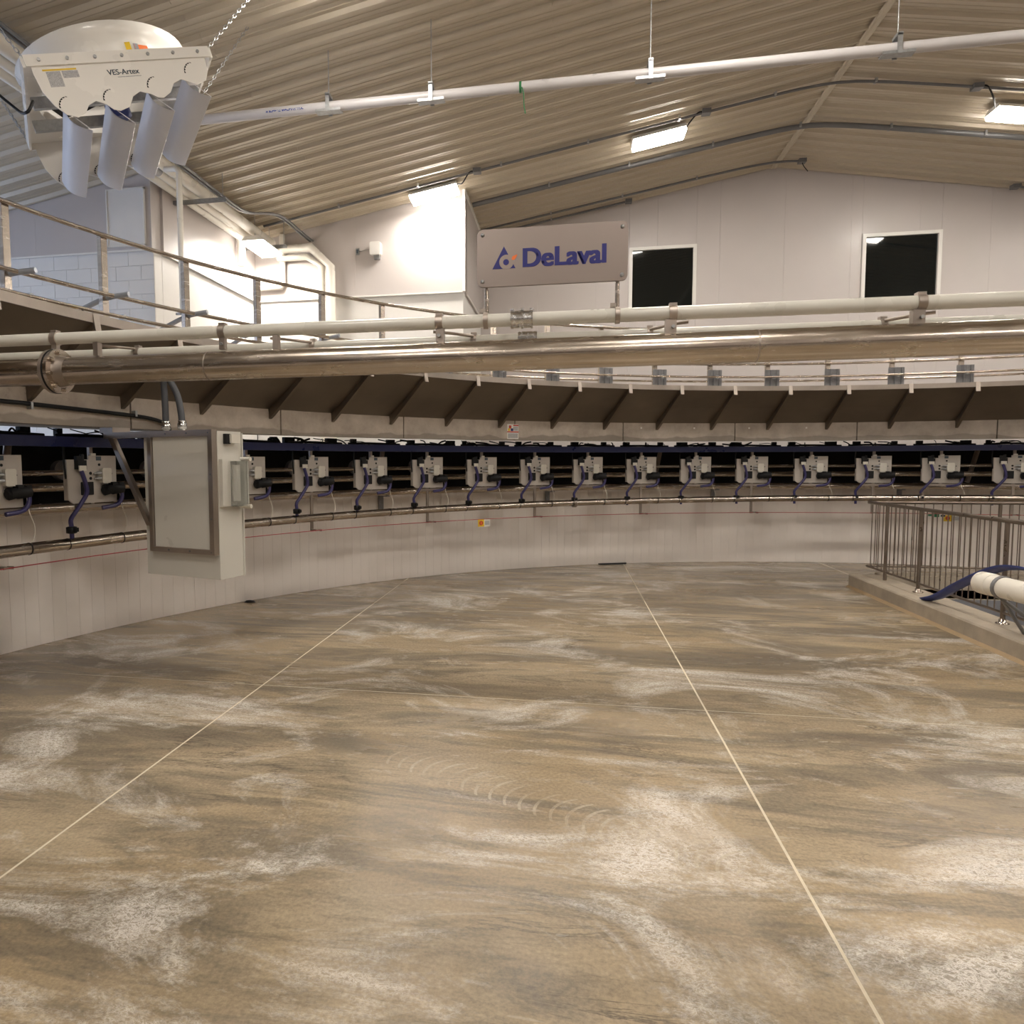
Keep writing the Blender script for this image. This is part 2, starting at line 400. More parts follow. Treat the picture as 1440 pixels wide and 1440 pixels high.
# projecting room: face and side
def wall2(name, a, b, n, upper=True, blocks=False):
    """vertical wall from plan point a to b (seen from -n side), lower masonry and upper panels"""
    a, b = Vector((*a, 0)), Vector((*b, 0)); d = (b-a).normalized(); L = (b-a).length; n = Vector((*n, 0))
    lo = [a+Vector((0, 0, ZF)), b+Vector((0, 0, ZF)), b+Vector((0, 0, ZS)), a+Vector((0, 0, ZS))]
    off = n*.012 if blocks else n*0
    o = wall_poly(name, [tuple(p+off) for p in lo], n, .25, 'masonry_white')
    up = [a+Vector((0, 0, ZS+.004)), b+Vector((0, 0, ZS+.004)), b+Vector((0, 0, zc(b.x))), a+Vector((0, 0, zc(a.x)))]
    k = max(1, round(L/2.2))
    for i in range(k):
        p, q = a+d*(L*i/k+.001), a+d*(L*(i+1)/k-.001)
        pts = [p+Vector((0, 0, ZS+.004)), q+Vector((0, 0, ZS+.004)), q+Vector((0, 0, zc(q.x))), p+Vector((0, 0, zc(p.x)))]
        wall_poly('wall_panel', [tuple(v-n*.035) for v in pts], n, .25, 'panel_white', o)
        wall_poly('drip_trim', [tuple(v) for v in (p-n*.05+Vector((0, 0, ZS-.012)), q-n*.05+Vector((0, 0, ZS-.012)), q-n*.05+Vector((0, 0, ZS+.014)), p-n*.05+Vector((0, 0, ZS+.014)))], n, .02, 'frame_white', o)
    if blocks:
        bl, bh, g = .406, .203, .003; mesh_c = {}
        z = ZS; row = 0
        while z > 2.2:
            z0 = z-bh; x = L-(.5*bl if row % 2 else 0)
            xx = [L]+([L-.5*bl] if row % 2 else [])
            while xx[-1] > L-3.2: xx.append(xx[-1]-bl)
            for u1, u0 in zip(xx, xx[1:]):
                wdt = round(u1-u0, 3)
                if wdt not in mesh_c:
                    mb = MB(); hw = wdt/2-g; hh = bh/2-g
                    mb.prism([(-hw, -hh), (hw, -hh), (hw, hh), (-hw, hh)], lambda u, v: tuple(d*u+Vector((0, 0, v))), lambda u, v: tuple(d*u*.995+n*.02+Vector((0, 0, v))))
                    me = mb.mesh('wall_block'); me.materials.append(M['masonry_white']); mesh_c[wdt] = me
                k_ = link('wall_block', mesh_c[wdt], None, o); k_.location = a+d*((u0+u1)/2)+Vector((0, 0, z0+bh/2))
            z = z0; row += 1
    return o
wall2('wall_room_face', (XL, YB), (XB, YB), (0, 1))
wall2('wall_room_side', (XB, YB+.256), (XB, YG), (-1, 0))
wall2('wall_left', (XL+.002, YL+.21), (XL+.002, YB-.036), (-1, 0))
wl = wall2('wall_left_recess', (XMIN, YL), (XL, YL), (0, 1), blocks=True)
wall2('wall_left_outer', (XMIN, YMIN), (XMIN, YL-.06), (-1, 0))
wall2('wall_right', (XMAX, YG), (XMAX, YMIN), (1, 0))
struct('wall_back', MB().prism([(XMAX, ZF), (XMIN, ZF), (XMIN, zc(XMIN)), (XR, ZR), (XMAX, zc(XMAX))], lambda x, z: (x, YMIN, z), lambda x, z: (x, YMIN-.2, z)), 'panel_white')
# access panel on the recess wall
ap = MB().box((-6.23, YL-.05, 5.22), (.57, .03, .79)); o = struct('trim_1', ap, 'masonry_white')
for a, b, c_, d in ((-6.23, 5.615, .60, .02), (-6.23, 4.825, .60, .02), (-6.52, 5.22, .02, .80), (-5.94, 5.22, .02, .80)):
    struct('edge_strip', MB().box((a, YL-.06, b), (c_, .04, d)), 'frame_white', o)
# corner trims of the projecting room
struct('trim_2', MB().box((XB+.02, YB-.045, (ZS+zc(XB))/2), (.05, .03, zc(XB)-ZS-.01)), 'frame_white')
cr_ = MB().prism([(YB-.04, zc(XB)-.02), (YG, zc(XB)-.02), (YG, zc(XB)-.09), (YB-.04, zc(XB)-.09)], lambda y, z: (XB+.02, y, z), lambda y, z: (XB+.055, y, z))
struct('trim_3', cr_, 'frame_white')

# ------------------------------------------------------------------ ceiling of corrugated liner sheets
cb_ = MB()
for a, b in ((XMIN, XR), (XR, XMAX)):
    cb_.prism([(a, zc(a)+.06), (b, zc(b)+.06), (b, zc(b)+.2), (a, zc(a)+.2)], lambda x, z: (x, YMIN, z), lambda x, z: (x, YG+.2, z))
ceil = struct('ceiling', cb_, 'ceil')
PER = .3048
prof = []
for k in range(3):
    o_ = k*PER
    prof += [(o_, 0), (o_+.055, 0), (o_+.062, -.006), (o_+.076, -.006), (o_+.083, 0), (o_+.128, 0), (o_+.135, -.006), (o_+.149, -.006), (o_+.156, 0), (o_+.195, 0), (o_+.220, -.046), (o_+.262, -.046), (o_+.287, 0)]
prof.append((3*PER, 0))
segs = [(XMIN, -7.46), (-7.46, -3.83), (-3.83, -.2), (-.2, XR), (XR, 8.2), (8.2, 11.83), (11.83, XMAX)]
for a, b in segs:
    mb = MB(); g = .002
    vs = [(x-a, y, zc(x)-zc(a)+h+(.0 if x == a else -.0)) for x in (a+g, b-g) for y, h in prof]; N = len(prof)
    mb.add(vs, [(i, i+1, N+i+1, N+i) for i in range(N-1)])
    me = mb.mesh('ceiling_sheet'); me.materials.append(M['ceil'])
    for j in range(27):
        y = YG-(j+1)*3*PER
        o = link('ceiling_sheet', me, None, ceil); o.location = (a, y, zc(a)+.002*(j % 2))
struct('trim_4', MB().prism([(-.06, -.045), (-.04, -.055), (0, -.045), (.04, -.055), (.06, -.045), (0, -.02)], lambda x, z: (XR+x, YMIN, ZR+z), lambda x, z: (XR+x, YG, ZR+z)), 'ridge')
# ------------------------------------------------------------------ ceiling lamps
def lamp_fixture(x, y, label, group, drop=.16, z=None, turn=0):
    z = (zc(x)-drop) if z is None else z
    sgn = SL if x < XR else -SL
    if abs(x-XR) < .01: sgn = 0
    t = thing('ceiling_lamp', label, 'lamp', (x, y, z), 0, group)
    R = Matrix.Rotation(-math.atan(sgn), 3, 'Y') if not turn else Matrix.Rotation(turn, 3, 'Z')
    hs = MB(); hs.prism([(-.20, .0), (.20, .0), (.13, .075), (-.13, .075)], lambda a, b: tuple(R @ Vector((-.42, a, b))), lambda a, b: tuple(R @ Vector((.42, a, b))))
    part('housing', hs, 'frame_white', t, False)
    df = part('diffuser', MB().box((0, 0, 0), (.80, .36, .004)), 'lamp', t, False)
    df.data.transform(R.to_4x4() @ Matrix.Translation((0, 0, -.053)))
    part('lens_rim', MB().prism([(-.19, -.004), (-.175, -.05), (.175, -.05), (.19, -.004)], lambda a, b: tuple(R @ Vector((-.41, a, b))), lambda a, b: tuple(R @ Vector((.41, a, b)))), 'lamp_rim', t, False)
    for e in (-.3, .3):
        p = R @ Vector((e, 0, .07)); part('hanger_rod', MB().cyl(p, (p.x, p.y, zc(x+p.x)-z-.01), .006, 6), 'galv', t, False)
    return t
lamp_fixture(-2.28, 12.30, 'glowing ceiling lamp beside the top of the projecting white room', 'ceiling lamps')
lamp_fixture(1.43, 12.36, 'glowing ceiling lamp under the grey conduit left of the ridge', 'ceiling lamps')
lamp_fixture(6.75, 12.55, 'glowing ceiling lamp right of the ridge, fed by a drooping cable', 'ceiling lamps')
lamp_fixture(-5.30, 11.95, 'glowing lamp hung among white pipes in the corner', 'ceiling lamps', z=5.50, turn=PI/2)
for x in (-2.28, 1.43, 6.6, 10.3):  # assumed lamp rows, out of view, lighting the pit
    for y in (6.45, 1.0, -4.4):
        lamp_fixture(x, y, 'assumed glowing ceiling lamp, unseen, in the rows over the milking pit', 'ceiling lamps')
lamp_fixture(10.3, 12.5, 'assumed glowing ceiling lamp, unseen, nearest the right wall', 'ceiling lamps')  # also assumed: row end out of view
# assumed, unseen strip window in the left outer wall; glowing panes add cool light
wx, wy0, wy1, wz0, wz1 = XMIN+.02, .2, 8.2, 1.9, 4.2
wf = MB()
for k in range(6): wf.box((wx+.02, wy0+(wy1-wy0)*k/5, (wz0+wz1)/2), (.06, .07, wz1-wz0+.07))
for z in (wz0, wz1): wf.box((wx+.02, (wy0+wy1)/2, z), (.06, wy1-wy0, .07))
w3 = struct('window_3', wf, 'frame_white')
for k in range(5): struct('pane', MB().box((wx+.012, wy0+(wy1-wy0)*(k+.5)/5, (wz0+wz1)/2), (.01, (wy1-wy0)/5-.07, wz1-wz0-.07)), 'assumed_daylight', w3)

# ------------------------------------------------------------------ rotary platform
plat = thing('rotary_platform', 'ring-shaped concrete platform edge with sloping ribbed steel skirt', 'platform', (CX, CY, 0))
NSEG = 30; da = 2*PI/NSEG; ja = -1.063
pts = []; hs = da/2-.0009; sn = 6
seg = MB()
for (r0, r1, z0, z1) in ((RC, 10.7, 2.01, 2.285),):
    ring0 = [(-hs+2*hs*i/sn) for i in range(sn+1)]
    vs = [(r*S(t), r*C(t), z) for t in ring0 for r, z in ((r0, z0), (r0, z1), (r1, z1), (r1, z0+.09), (r0+.16, z0+.09), (r0+.16, z0))]
    fs = [(6*i+k, 6*i+(k+1) % 6, 6*(i+1)+(k+1) % 6, 6*(i+1)+k) for i in range(sn) for k in range(6)]+[(5, 4, 3, 2, 1, 0), tuple(6*sn+k for k in range(6))]
    seg.add(vs, fs)
sm_ = seg.mesh('concrete_segment'); sm_.materials.append(M['ring'])
for i in range(NSEG):
    o = link('concrete_segment', sm_, None, plat); o.rotation_euler = (0, 0, -(ja+da*(i+.5)))
# skirt panel (one stall wide), rib and tab
def prof_sec(pr, h, n=3):
    mb = MB(); N = len(pr); ts = [-h+2*h*i/n for i in range(n+1)]
    vs = [(r*S(t), r*C(t), z) for t in ts for r, z in pr]
    mb.add(vs, [(N*i+k, N*i+(k+1) % N, N*(i+1)+(k+1) % N, N*(i+1)+k) for i in range(n) for k in range(N)]+[tuple(range(N))[::-1], tuple(N*n+k for k in range(N))])
    return mb
h_ = DT/2-.0006
skm = prof_sec([(RC+.03, 2.262), (8.22, 2.478), (RL, 2.705), (RL, 2.716), (8.22, 2.490), (RC+.03, 2.275)], h_).mesh('skirt_panel'); skm.materials.append(M['skirt'])
lpm = prof_sec([(RL, 2.70), (RL-.012, 2.70), (RL-.012, 2.765), (RL+.04, 2.765), (RL+.04, 2.752), (RL, 2.752)], h_).mesh('lip'); lpm.materials.append(M['stainless_dull'])
rbm = MB().prism([(RC+.02, 2.265), (RL+.0, 2.704), (RL, 2.655), (RC-.055, 2.20), (RC-.01, 2.175), (RC-.004, 2.262)], lambda r, z: (-.012, r, z), lambda r, z: (.024, r, z)).mesh('rib'); rbm.materials.append(M['skirt'])
tbm = MB().prism([(RL-.013, 2.768), (RL-.035, 2.64), (RL-.026, 2.638), (RL+.0, 2.768)], lambda r, z: (-.022, r, z), lambda r, z: (.03, r, z)).mesh('tab'); tbm.materials.append(M['stainless_dull'])
for k in range(-18, 44):
    th = D0+DT*k
    for nm, me, off in (('skirt_panel', skm, DT/2), ('lip', lpm, DT/2), ('rib', rbm, 0), ('tab', tbm, 0)):
        o = link(nm, me, None, plat); o.rotation_euler = (0, 0, -(th+off))
# rollers under the platform, and a black ring added to darken the gap
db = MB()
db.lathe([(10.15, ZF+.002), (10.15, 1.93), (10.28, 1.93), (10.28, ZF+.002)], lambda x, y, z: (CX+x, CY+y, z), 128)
solid('dark_backing_ring', db, 'dark_steel', 'black ring added as dark backing under the platform', 'beam')
K0, K1 = -4, 15
POD0 = -1.0867
for k in range(K0, K1):
    th = POD0+DT*k+.049
    wm = MB(); c0 = Vector(pol(9.98, th, 1.64)); c1 = Vector(pol(10.06, th, 1.64))
    r_ = thing('support_roller', 'dark grey support roller half hidden under the rotating platform', 'roller', pol(10.02, th, 1.64), 0, 'rollers under the platform')
    wm.cyl(c0, c1, .10, 20); part('wheel', wm, 'pit_grey', r_)
    part('axle', MB().cyl(c0, pol(10.15, th, 1.64), .022, 8), 'galv_dark', r_)

# ------------------------------------------------------------------ ring pipes and tray
A0, A1 = -1.75, .62
def ring_pipe(name, label, r, z, rad, mat, cat='pipe', n=12, a0=A0, a1=A1):
    t = thing(name, label, cat, pol(r, (a0+a1)/2, z((a0+a1)/2) if callable(z) else z))
    part('pipe_run', MB().tube(arc(r, z, a0, a1, .03), rad, n), mat, t); return t
zlow = lambda t: 1.024+.078*max(0, (t+1.3))/1.0 if t < .25 else 1.145
lp_ = ring_pipe('vacuum_pipe', 'stainless ring pipe with black bands, lowest on the pit wall', 8.85, zlow, .048, 'stainless')
for k in range(K0, K1):
    for d in (.026, .066, -.008)[:2]:
        th = POD0+DT*k+d; a = Vector(pol(8.85, th-.0006, zlow(th))); b = Vector(pol(8.85, th+.0006, zlow(th)))
        part('band', MB().cyl(a, b, .0505, 12), 'black', lp_)
for k in (-5, 0, 6, 12):
    th = POD0+DT*k-.03; z = zlow(th)
    cl_ = MB(); cl_.cyl(pol(8.85, th-.0025, z), pol(8.85, th+.0025, z), .068, 14); cl_.box(pol(8.80, th, z+.07), (.03, .03, .03))
    part('clamp', cl_, 'stainless_dull', lp_)
for k in range(K0, K1):
    if k % 2:
        th = POD0+DT*k; R = Matrix.Rotation(-th, 3, 'Z')
        hb = MB(); hb.box(pol(8.925, th, 1.13), (.035, .02, .50), R); hb.box(pol(8.87, th, .90), (.04, .12, .018), R); hb.cyl(pol(8.85, th+.004, .90), pol(8.82, th+.008, .895), .012, 6)
        part('hanger', hb, 'stainless_dull', lp_)
mid = ring_pipe('milk_pipe', 'stainless ring pipe along the top edge of the white pit wall', 9.42, 1.295, .050, 'stainless')
for k in range(K0, K1, 3):
    th = POD0+DT*k+.065; R = Matrix.Rotation(-th, 3, 'Z')
    bm_ = MB(); bm_.box(pol(9.52, th, 1.235), (.05, .24, .012), R); bm_.box(pol(9.60, th, 1.14), (.06, .05, .20), R)
    part('wall_bracket', bm_, 'galv_dark', mid)
ring_pipe('wash_pipe', 'stainless ring pipe passing behind the lower half of the control units', 9.36, 1.492, .038, 'stainless')
ring_pipe('air_pipe', 'thin stainless ring pipe passing behind the middle of the control units', 9.36, 1.622, .024, 'stainless')
tr = MB(); N4 = [(8.76, 1.845), (8.76, 1.93), (8.86, 1.93), (8.86, 1.845)]
tsl = [A0+(A1-A0)*i/90 for i in range(91)]
tr.add([pol(r, t, z) for t in tsl for r, z in N4], [(4*i+k, 4*i+(k+1) % 4, 4*(i+1)+(k+1) % 4, 4*(i+1)+k) for i in range(90) for k in range(4)]+[(3, 2, 1, 0), (360, 361, 362, 363)])
solid('cable_tray', tr, 'blue_tray', 'dark blue cable tray ring under the concrete platform edge', 'cable tray')
pc = thing('pull_cord', 'thin red emergency pull cord along the white pit wall', 'cord', pol(8.8, -.5, .9))
part('cord_run', MB().tube(arc(8.815, .898, A0, A1, .05), .0045, 6), 'red', pc)
# stainless drain legs slanting behind the units
for k in (-3, 2, 7, 12):
    th = POD0+DT*k+.07
    part('drain_leg', MB().cyl(pol(9.55, th-.012, 1.36), pol(9.7, th+.006, 1.92), .034, 12), 'stainless_dull', mid)
# loose black cables in the slot above the tray
for k in range(K0, K1):
    mb = MB(); rnd = random.Random(k+50); th = POD0+DT*k
    for q in range(5):
        t0 = th+rnd.uniform(-.045, .045); t1 = t0+rnd.uniform(-.03, .03); r0 = rnd.uniform(8.78, 8.9)
        mb.tube(bez([pol(r0, t0, 1.92), pol(r0+.03, t0*.6+t1*.4, 1.965+rnd.uniform(-.015, .02)), pol(r0+.1, t1, rnd.uniform(1.96, 2.005))], 5), rnd.choice((.005, .008, .012)), 6)
    mb.tube(bez([pol(8.84, th-.045, 1.94), pol(8.85, th-.01, 1.948), pol(8.84, th+.045, 1.938)], 5), .014, 6)
    for q in (-.03, .035): mb.box(pol(8.93, th+q+rnd.uniform(-.008, .008), 1.965), (.05+rnd.random()*.12, .05, .075), Matrix.Rotation(-th, 3, 'Z'))
    solid('cable_loop', mb, 'black', 'loop of black cables lying above the blue tray', 'cable', 'black cables above the blue tray')

# ------------------------------------------------------------------ milking control units
def make_pod():
    t = thing('control_unit', 'grey plate milking control unit with black pump and purple tube, hung under the platform', 'control unit', (0, 0, 0), 0, 'control units hung under the platform')
    P = lambda nm, mb, mat, par=t: link(nm, mb.mesh(nm), mat, par)
    # z measured from .9; local x right, y outward
    pl = [(-.247, -.20), (-.205, -.235), (.235, -.235), (.235, .18), (-.045, .18), (-.045, .145), (-.247, .145)]
    P('plate', MB().prism(pl, lambda x, z: (x, -.008, z), lambda x, z: (x, .008, z)), 'plate_grey')
    P('side_flange', MB().box((-.25, .02, -.03), (.008, .05, .35)), 'plate_grey')
    P('post', MB().box((0, .03, .03), (.034, .03, .60)), 'stainless_dull')
    P('bottom_rail', MB().box((.02, -.0, -.262), (.40, .03, .03)), 'stainless_dull')
    P('number_plate', MB().box((.055, -.010, .155), (.05, .004, .036)), 'ink')
    P('hole', MB().cyl((.06, -.011, .10), (.06, -.004, .10), .012, 10), 'black')
    P('hole', MB().cyl((.185, -.011, .02), (.185, -.004, .02), .007, 8), 'black')
    b = MB(); b.prism([(.06, -.055), (.07, -.065), (.145, -.065), (.155, -.055), (.155, .06), (.145, .07), (.07, .07), (.06, .06)], lambda x, z: (x, -.05, z), lambda x, z: (x, -.008, z))
    jb = P('junction_box', b, 'cap_white')
    for z in (-.02, .025):
        P('cable_gland', MB().tube([(.06, -.03, z), (.02, -.03, z), (.018, -.03, z), (-.01, -.025, z-.005)], [.016, .016, .009, .007], 8), 'galv', jb)
        P('hole', MB().cyl((-.03, -.011, z), (-.03, -.004, z), .014, 10), 'black')
    P('screen', MB().prism([(-.13, -.16), (-.125, -.165), (-.015, -.165), (-.01, -.16), (-.01, -.055), (-.015, -.05), (-.125, -.05), (-.13, -.055)], lambda x, z: (x, -.018, z), lambda x, z: (x, -.008, z)), 'black')
    pump = P('pump', MB().tube([(.06, -.05, -.125), (.075, -.05, -.125), (.076, -.05, -.125), (.15, -.05, -.118), (.152, -.05, -.118), (.26, -.05, -.115)], [.03, .048, .05, .042, .05, .045], 14).box((.165, -.05, -.08), (.05, .06, .05)).box((.24, -.05, -.075), (.05, .05, .03)), 'black')
    P('outlet_tube', MB().tube(bez([(.255, -.05, -.14), (.245, -.055, -.21), (.19, -.05, -.265), (.06, -.03, -.285)], 5), .019, 8), 'purple', pump)
    sv = P('sensor', MB().box((-.145, -.035, .10), (.085, .05, .08)).box((-.165, -.03, .155), (.05, .035, .04)).cyl((-.13, -.035, .14), (-.13, -.035, .19), .018, 8), 'black')
    P('sensor_cap', MB().box((-.148, -.064, .07), (.07, .012, .045)), 'cap_white', sv)
    tb = MB().tube(bez([(-.155, -.055, .05), (-.125, -.06, -.05), (-.12, -.065, -.15), (-.20, -.06, -.27), (-.265, -.05, -.36), (-.265, -.05, -.43), (-.262, -.05, -.56)], 6), .019, 8)
    milk = P('milk_tube', tb, 'purple')
    P('valve', MB().tube([(-.265, -.05, -.425), (-.265, -.05, -.43), (-.264, -.05, -.48), (-.264, -.05, -.485)], [.028, .043, .043, .028], 12).box((-.265, -.095, -.45), (.03, .06, .035)), 'black', milk)
    P('thin_tube', MB().tube(bez([(.235, -.05, -.16), (.245, -.06, -.28), (.29, -.06, -.40), (.27, -.06, -.50), (.2, -.05, -.55)], 5), .0035, 5), 'white_pvc')
    P('top_cap', MB().box((0, -.004, .19), (.05, .02, .02)), 'cap_white')
    P('blue_lead', MB().tube(bez([(-.27, .0, .30), (-.275, .0, .12), (-.255, .01, -.02)], 4), .010, 6), 'black')
    return t
pod = make_pod()
for k in range(K0, K1):
    o = pod if k == K0 else copy_tree(pod)
    th = POD0+DT*k
    o.location = pol(8.9, th, 1.595); o.rotation_euler = (0, 0, -th)
    lab = ('grey milking control unit on a short post, its purple tube above the lowest ring pipe', 'grey milking control unit above a long post that grips the lowest ring pipe')[k % 2]
    if k == -2: lab = 'grey milking control unit beside the diagonal brace of the hung cabinet'
    if k == 0: lab = 'grey milking control unit half hidden behind the meter on the hung cabinet'
    if k == -1: lab = 'grey milking control unit wholly behind the hung cabinet'
    o['label'] = lab

# ------------------------------------------------------------------ guard rail on the platform
gr = thing('guard_rail', 'stainless guard rail of posts and curved rails standing on the platform', 'railing', (CX, CY, 2.285))
for nm, r, z, rad in (('top_rail', 8.88, 3.722, .021), ('middle_rail', 8.84, 3.20, .019), ('lower_rail', 8.66, 2.985, .017), ('toe_rail', 9.3, 2.99, .017)):
    part(nm, MB().tube(arc(r, z, -1.9, .75, .035), rad, 8), 'stainless', gr)
def ring_obj(nm, mb, mat, root):      # mesh drawn at angle 0 about the centre, shared
    me = mb.mesh(nm); me.materials.append(M[mat]); return me
pom = ring_obj('post', MB().box((0, 8.90, .725), (.058, .008, 1.43)).box((-.027, 8.925, .725), (.008, .05, 1.43)).box((0, 8.90, .006), (.12, .1, .012)), 'stainless', gr)
dvm = ring_obj('divider_tube', MB().tube(bez([(.10, 8.72, .93), (.0, 8.95, .885), (-.16, 9.35, .70), (-.3, 9.75, .52), (-.34, 9.95, .1)], 5), .024, 8), 'steel_tube', gr)
plm = ring_obj('bracket_plate', MB().prism([(-.10, 0), (-.06, 0), (-.055, .012), (-.02, .012), (-.015, 0), (.03, 0), (.035, .012), (.07, .012), (.075, 0), (.115, 0), (.115, .016), (-.10, .016)], lambda x, y: (x, 8.76+y, .44), lambda x, y: (x, 8.76+y, .82)), 'galv_dark', gr)
bkm = ring_obj('clip', MB().box((0, 8.68, .70), (.035, .06, .05)), 'galv', gr)
for k in range(-4, 19):
    th = D0+DT*k+.016
    for nm, me in (('post', pom), ('divider_tube', dvm), ('bracket_plate', plm), ('clip', bkm)):
        if nm == 'bracket_plate' and k < 5: continue
        if nm == 'divider_tube' and k > 4: continue
        o = link(nm, me, None, gr); o.rotation_euler = (0, 0, -th)
# cow-stall fittings behind
sf = thing('ear_tag', 'small yellow tag hanging on the platform guard rail', 'tag', pol(8.9, -1.31, 2.9))
part('tag_plate', MB().box(pol(8.62, -1.318, 2.90), (.035, .01, .09)), 'yellow', sf)
part('tie', MB().cyl(pol(8.62, -1.318, 2.945), pol(8.66, -1.316, 2.985), .005, 6), 'black', sf)

# ------------------------------------------------------------------ hung control cabinet
Pa = Vector((-3.84, 5.45, 0)); iw = Vector((.962, -.273, 0)).normalized(); bk = Vector((.273, .962, 0)).normalized()
def bx(t, d, z): return tuple(Pa+iw*t+bk*d+Vector((0, 0, z)))
def slab(t0, t1, d0, d1, z0, z1): return MB().hexa([bx(t0, d0, z0), bx(t1, d0, z0), bx(t1, d1, z0), bx(t0, d1, z0), bx(t0, d0, z1), bx(t1, d0, z1), bx(t1, d1, z1), bx(t0, d1, z1)])
TB0, TB1, ZB0, ZB1, DB = .40, 1.205, .781, 1.966, .265
cab = thing('control_cabinet', 'tall grey control cabinet with framed front panel hung from the platform edge', 'cabinet', (Pa.x+.8*iw.x, Pa.y+.8*iw.y, ZB0))
part('body', slab(TB0, TB1, 0, DB, ZB0, ZB1-.01), 'box_white', cab)
part('back_flange', slab(TB0, TB1+.012, DB, DB+.012, ZB0+.0, ZB1-.02), 'box_white', cab)
fr0, fr1, fz0, fz1 = TB0+.09, TB1-.006, ZB0+.20, ZB1+.0
part('door', slab(fr0+.045, fr1-.045, -.03, .0, fz0+.04, fz1-.05), 'box_white', cab)
fm = part('frame', slab(fr0, fr0+.04, -.05, 0, fz0, fz1-.052), 'stainless_dull', cab)
part('frame_stile', slab(fr1-.045, fr1+.0, -.055, 0, fz0, fz1), 'stainless_dull', cab)
part('frame_rail', slab(fr0, fr1-.046, -.05, 0, fz0, fz0+.04), 'stainless_dull', cab)
part('bracket_bar', slab(-.02, fr1-.046, -.055, -.002, fz1-.05, fz1), 'stainless_dull', cab)
for i in range(6):
    t = fr0+.1+i*.115
    if i % 2: part('screw', MB().cyl(bx(t, -.06, fz1-.025), bx(t, -.05, fz1-.025), .008, 8), 'galv_dark', cab); part('screw', MB().cyl(bx(t, -.055, fz0+.02), bx(t, -.045, fz0+.02), .008, 8), 'galv_dark', cab)
for z in (ZB1-.35, ZB1-.7): part('screw', MB().cyl(bx(fr1-.02, -.06, z), bx(fr1-.02, -.05, z), .008, 8), 'galv_dark', cab)
dg = MB(); dg.hexa([bx(.03, -.05, 1.93), bx(.085, -.05, 1.93), bx(.085, 0, 1.93), bx(.03, 0, 1.93)] + [bx(.03, -.05, 1.96), bx(.085, -.05, 1.96), bx(.085, 0, 1.96), bx(.03, 0, 1.96)])
dg2 = MB().hexa([bx(fr0-.04, -.045, 1.19), bx(fr0+.01, -.045, 1.19), bx(fr0+.01, -.005, 1.19), bx(fr0-.04, -.005, 1.19), bx(.02, -.045, 1.93), bx(.075, -.045, 1.93), bx(.075, -.005, 1.93), bx(.02, -.005, 1.93)])
part('diagonal_brace', dg2, 'stainless_dull', cab)
part('mounting_plate', slab(-.06, .10, -.06, .12, 1.966, 2.009), 'stainless_dull', cab)
# side fittings (face at t = TB1, looking inward)
def sd(t, d0, d1, z0, z1): return slab(TB1, TB1+t, d0, d1, z0, z1)
hd = part('latch', sd(.035, .065, .11, 1.855, 1.935), 'black', cab)
part('latch_cover', slab(TB1+.03, TB1+.055, .10, .20, 1.862, 1.93), 'cap_white', hd)
win = part('meter_housing', sd(.035, .012, .245, 1.36, 1.735), 'box_white', cab)
part('meter_scale', slab(TB1+.035, TB1+.05, .12, .18, 1.40, 1.69), 'paper', win)
part('meter_cover', slab(TB1+.036, TB1+.10, .10, .24, 1.36, 1.72), 'clear', win)
for z in (1.355, 1.735): part('cover_knob', MB().cyl(bx(TB1+.02, .235, z), bx(TB1+.125, .235, z), .017, 10), 'cap_white', win)
for i, (t, d) in enumerate(((.53, .12), (.715, .12))):
    h = thing('flexible_hose', ('left' if i == 0 else 'right')+' grey flexible hose entering the top of the control cabinet', 'hose', bx(t, d, ZB1))
    h['label'] = ('dark grey flexible hose entering the cabinet top beside the diagonal brace', 'dark grey flexible hose entering the cabinet top beside the latch side')[i]
    a = Vector(bx(t, d, ZB1)); dx = (-.01, -.085)[i]
    part('hose_run', MB().tube(bez([a+Vector((0, 0, .06)), a+Vector((dx*.1, 0, .16)), a+Vector((dx*.45, 0, .30)), a+Vector((dx*1.3, 0, .44)), a+Vector((dx*2.0, 0, .55+(.02, .0)[i]))], 6), .027, 12), 'grey_hose', h)
    part('gland', MB().tube([a, a+Vector((0, 0, .02)), a+Vector((0, 0, .021)), a+Vector((0, 0, .07)), a+Vector((0, 0, .071)), a+Vector((0, 0, .09))], [.026, .026, .038, .038, .032, .032], 14), 'brass', h)
# black cable clipped along the concrete, dropping to the bracket
bc = thing('power_cable', 'black cable clipped along the concrete edge, drooping to the cabinet bracket', 'cable', pol(8.5, -1.4, 2.1))
part('cable_run', MB().tube(bez([pol(8.54, -1.62, 2.16), pol(8.54, -1.5, 2.16), pol(8.54, -1.40, 2.155), pol(8.54, -1.31, 2.135), pol(8.535, -1.255, 2.11), pol(8.53, -1.232, 2.06), pol(8.53, -1.228, 1.98), pol(8.62, -1.226, 1.8), pol(8.72, -1.228, 1.55), pol(8.6, -1.22, 1.40)], 6), .017, 8), 'black', bc)
for th in (-1.385, -1.27): part('clip', MB().box(pol(8.545, th, 2.14), (.02, .05, .05), Matrix.Rotation(-th, 3, 'Z')), 'galv', bc)

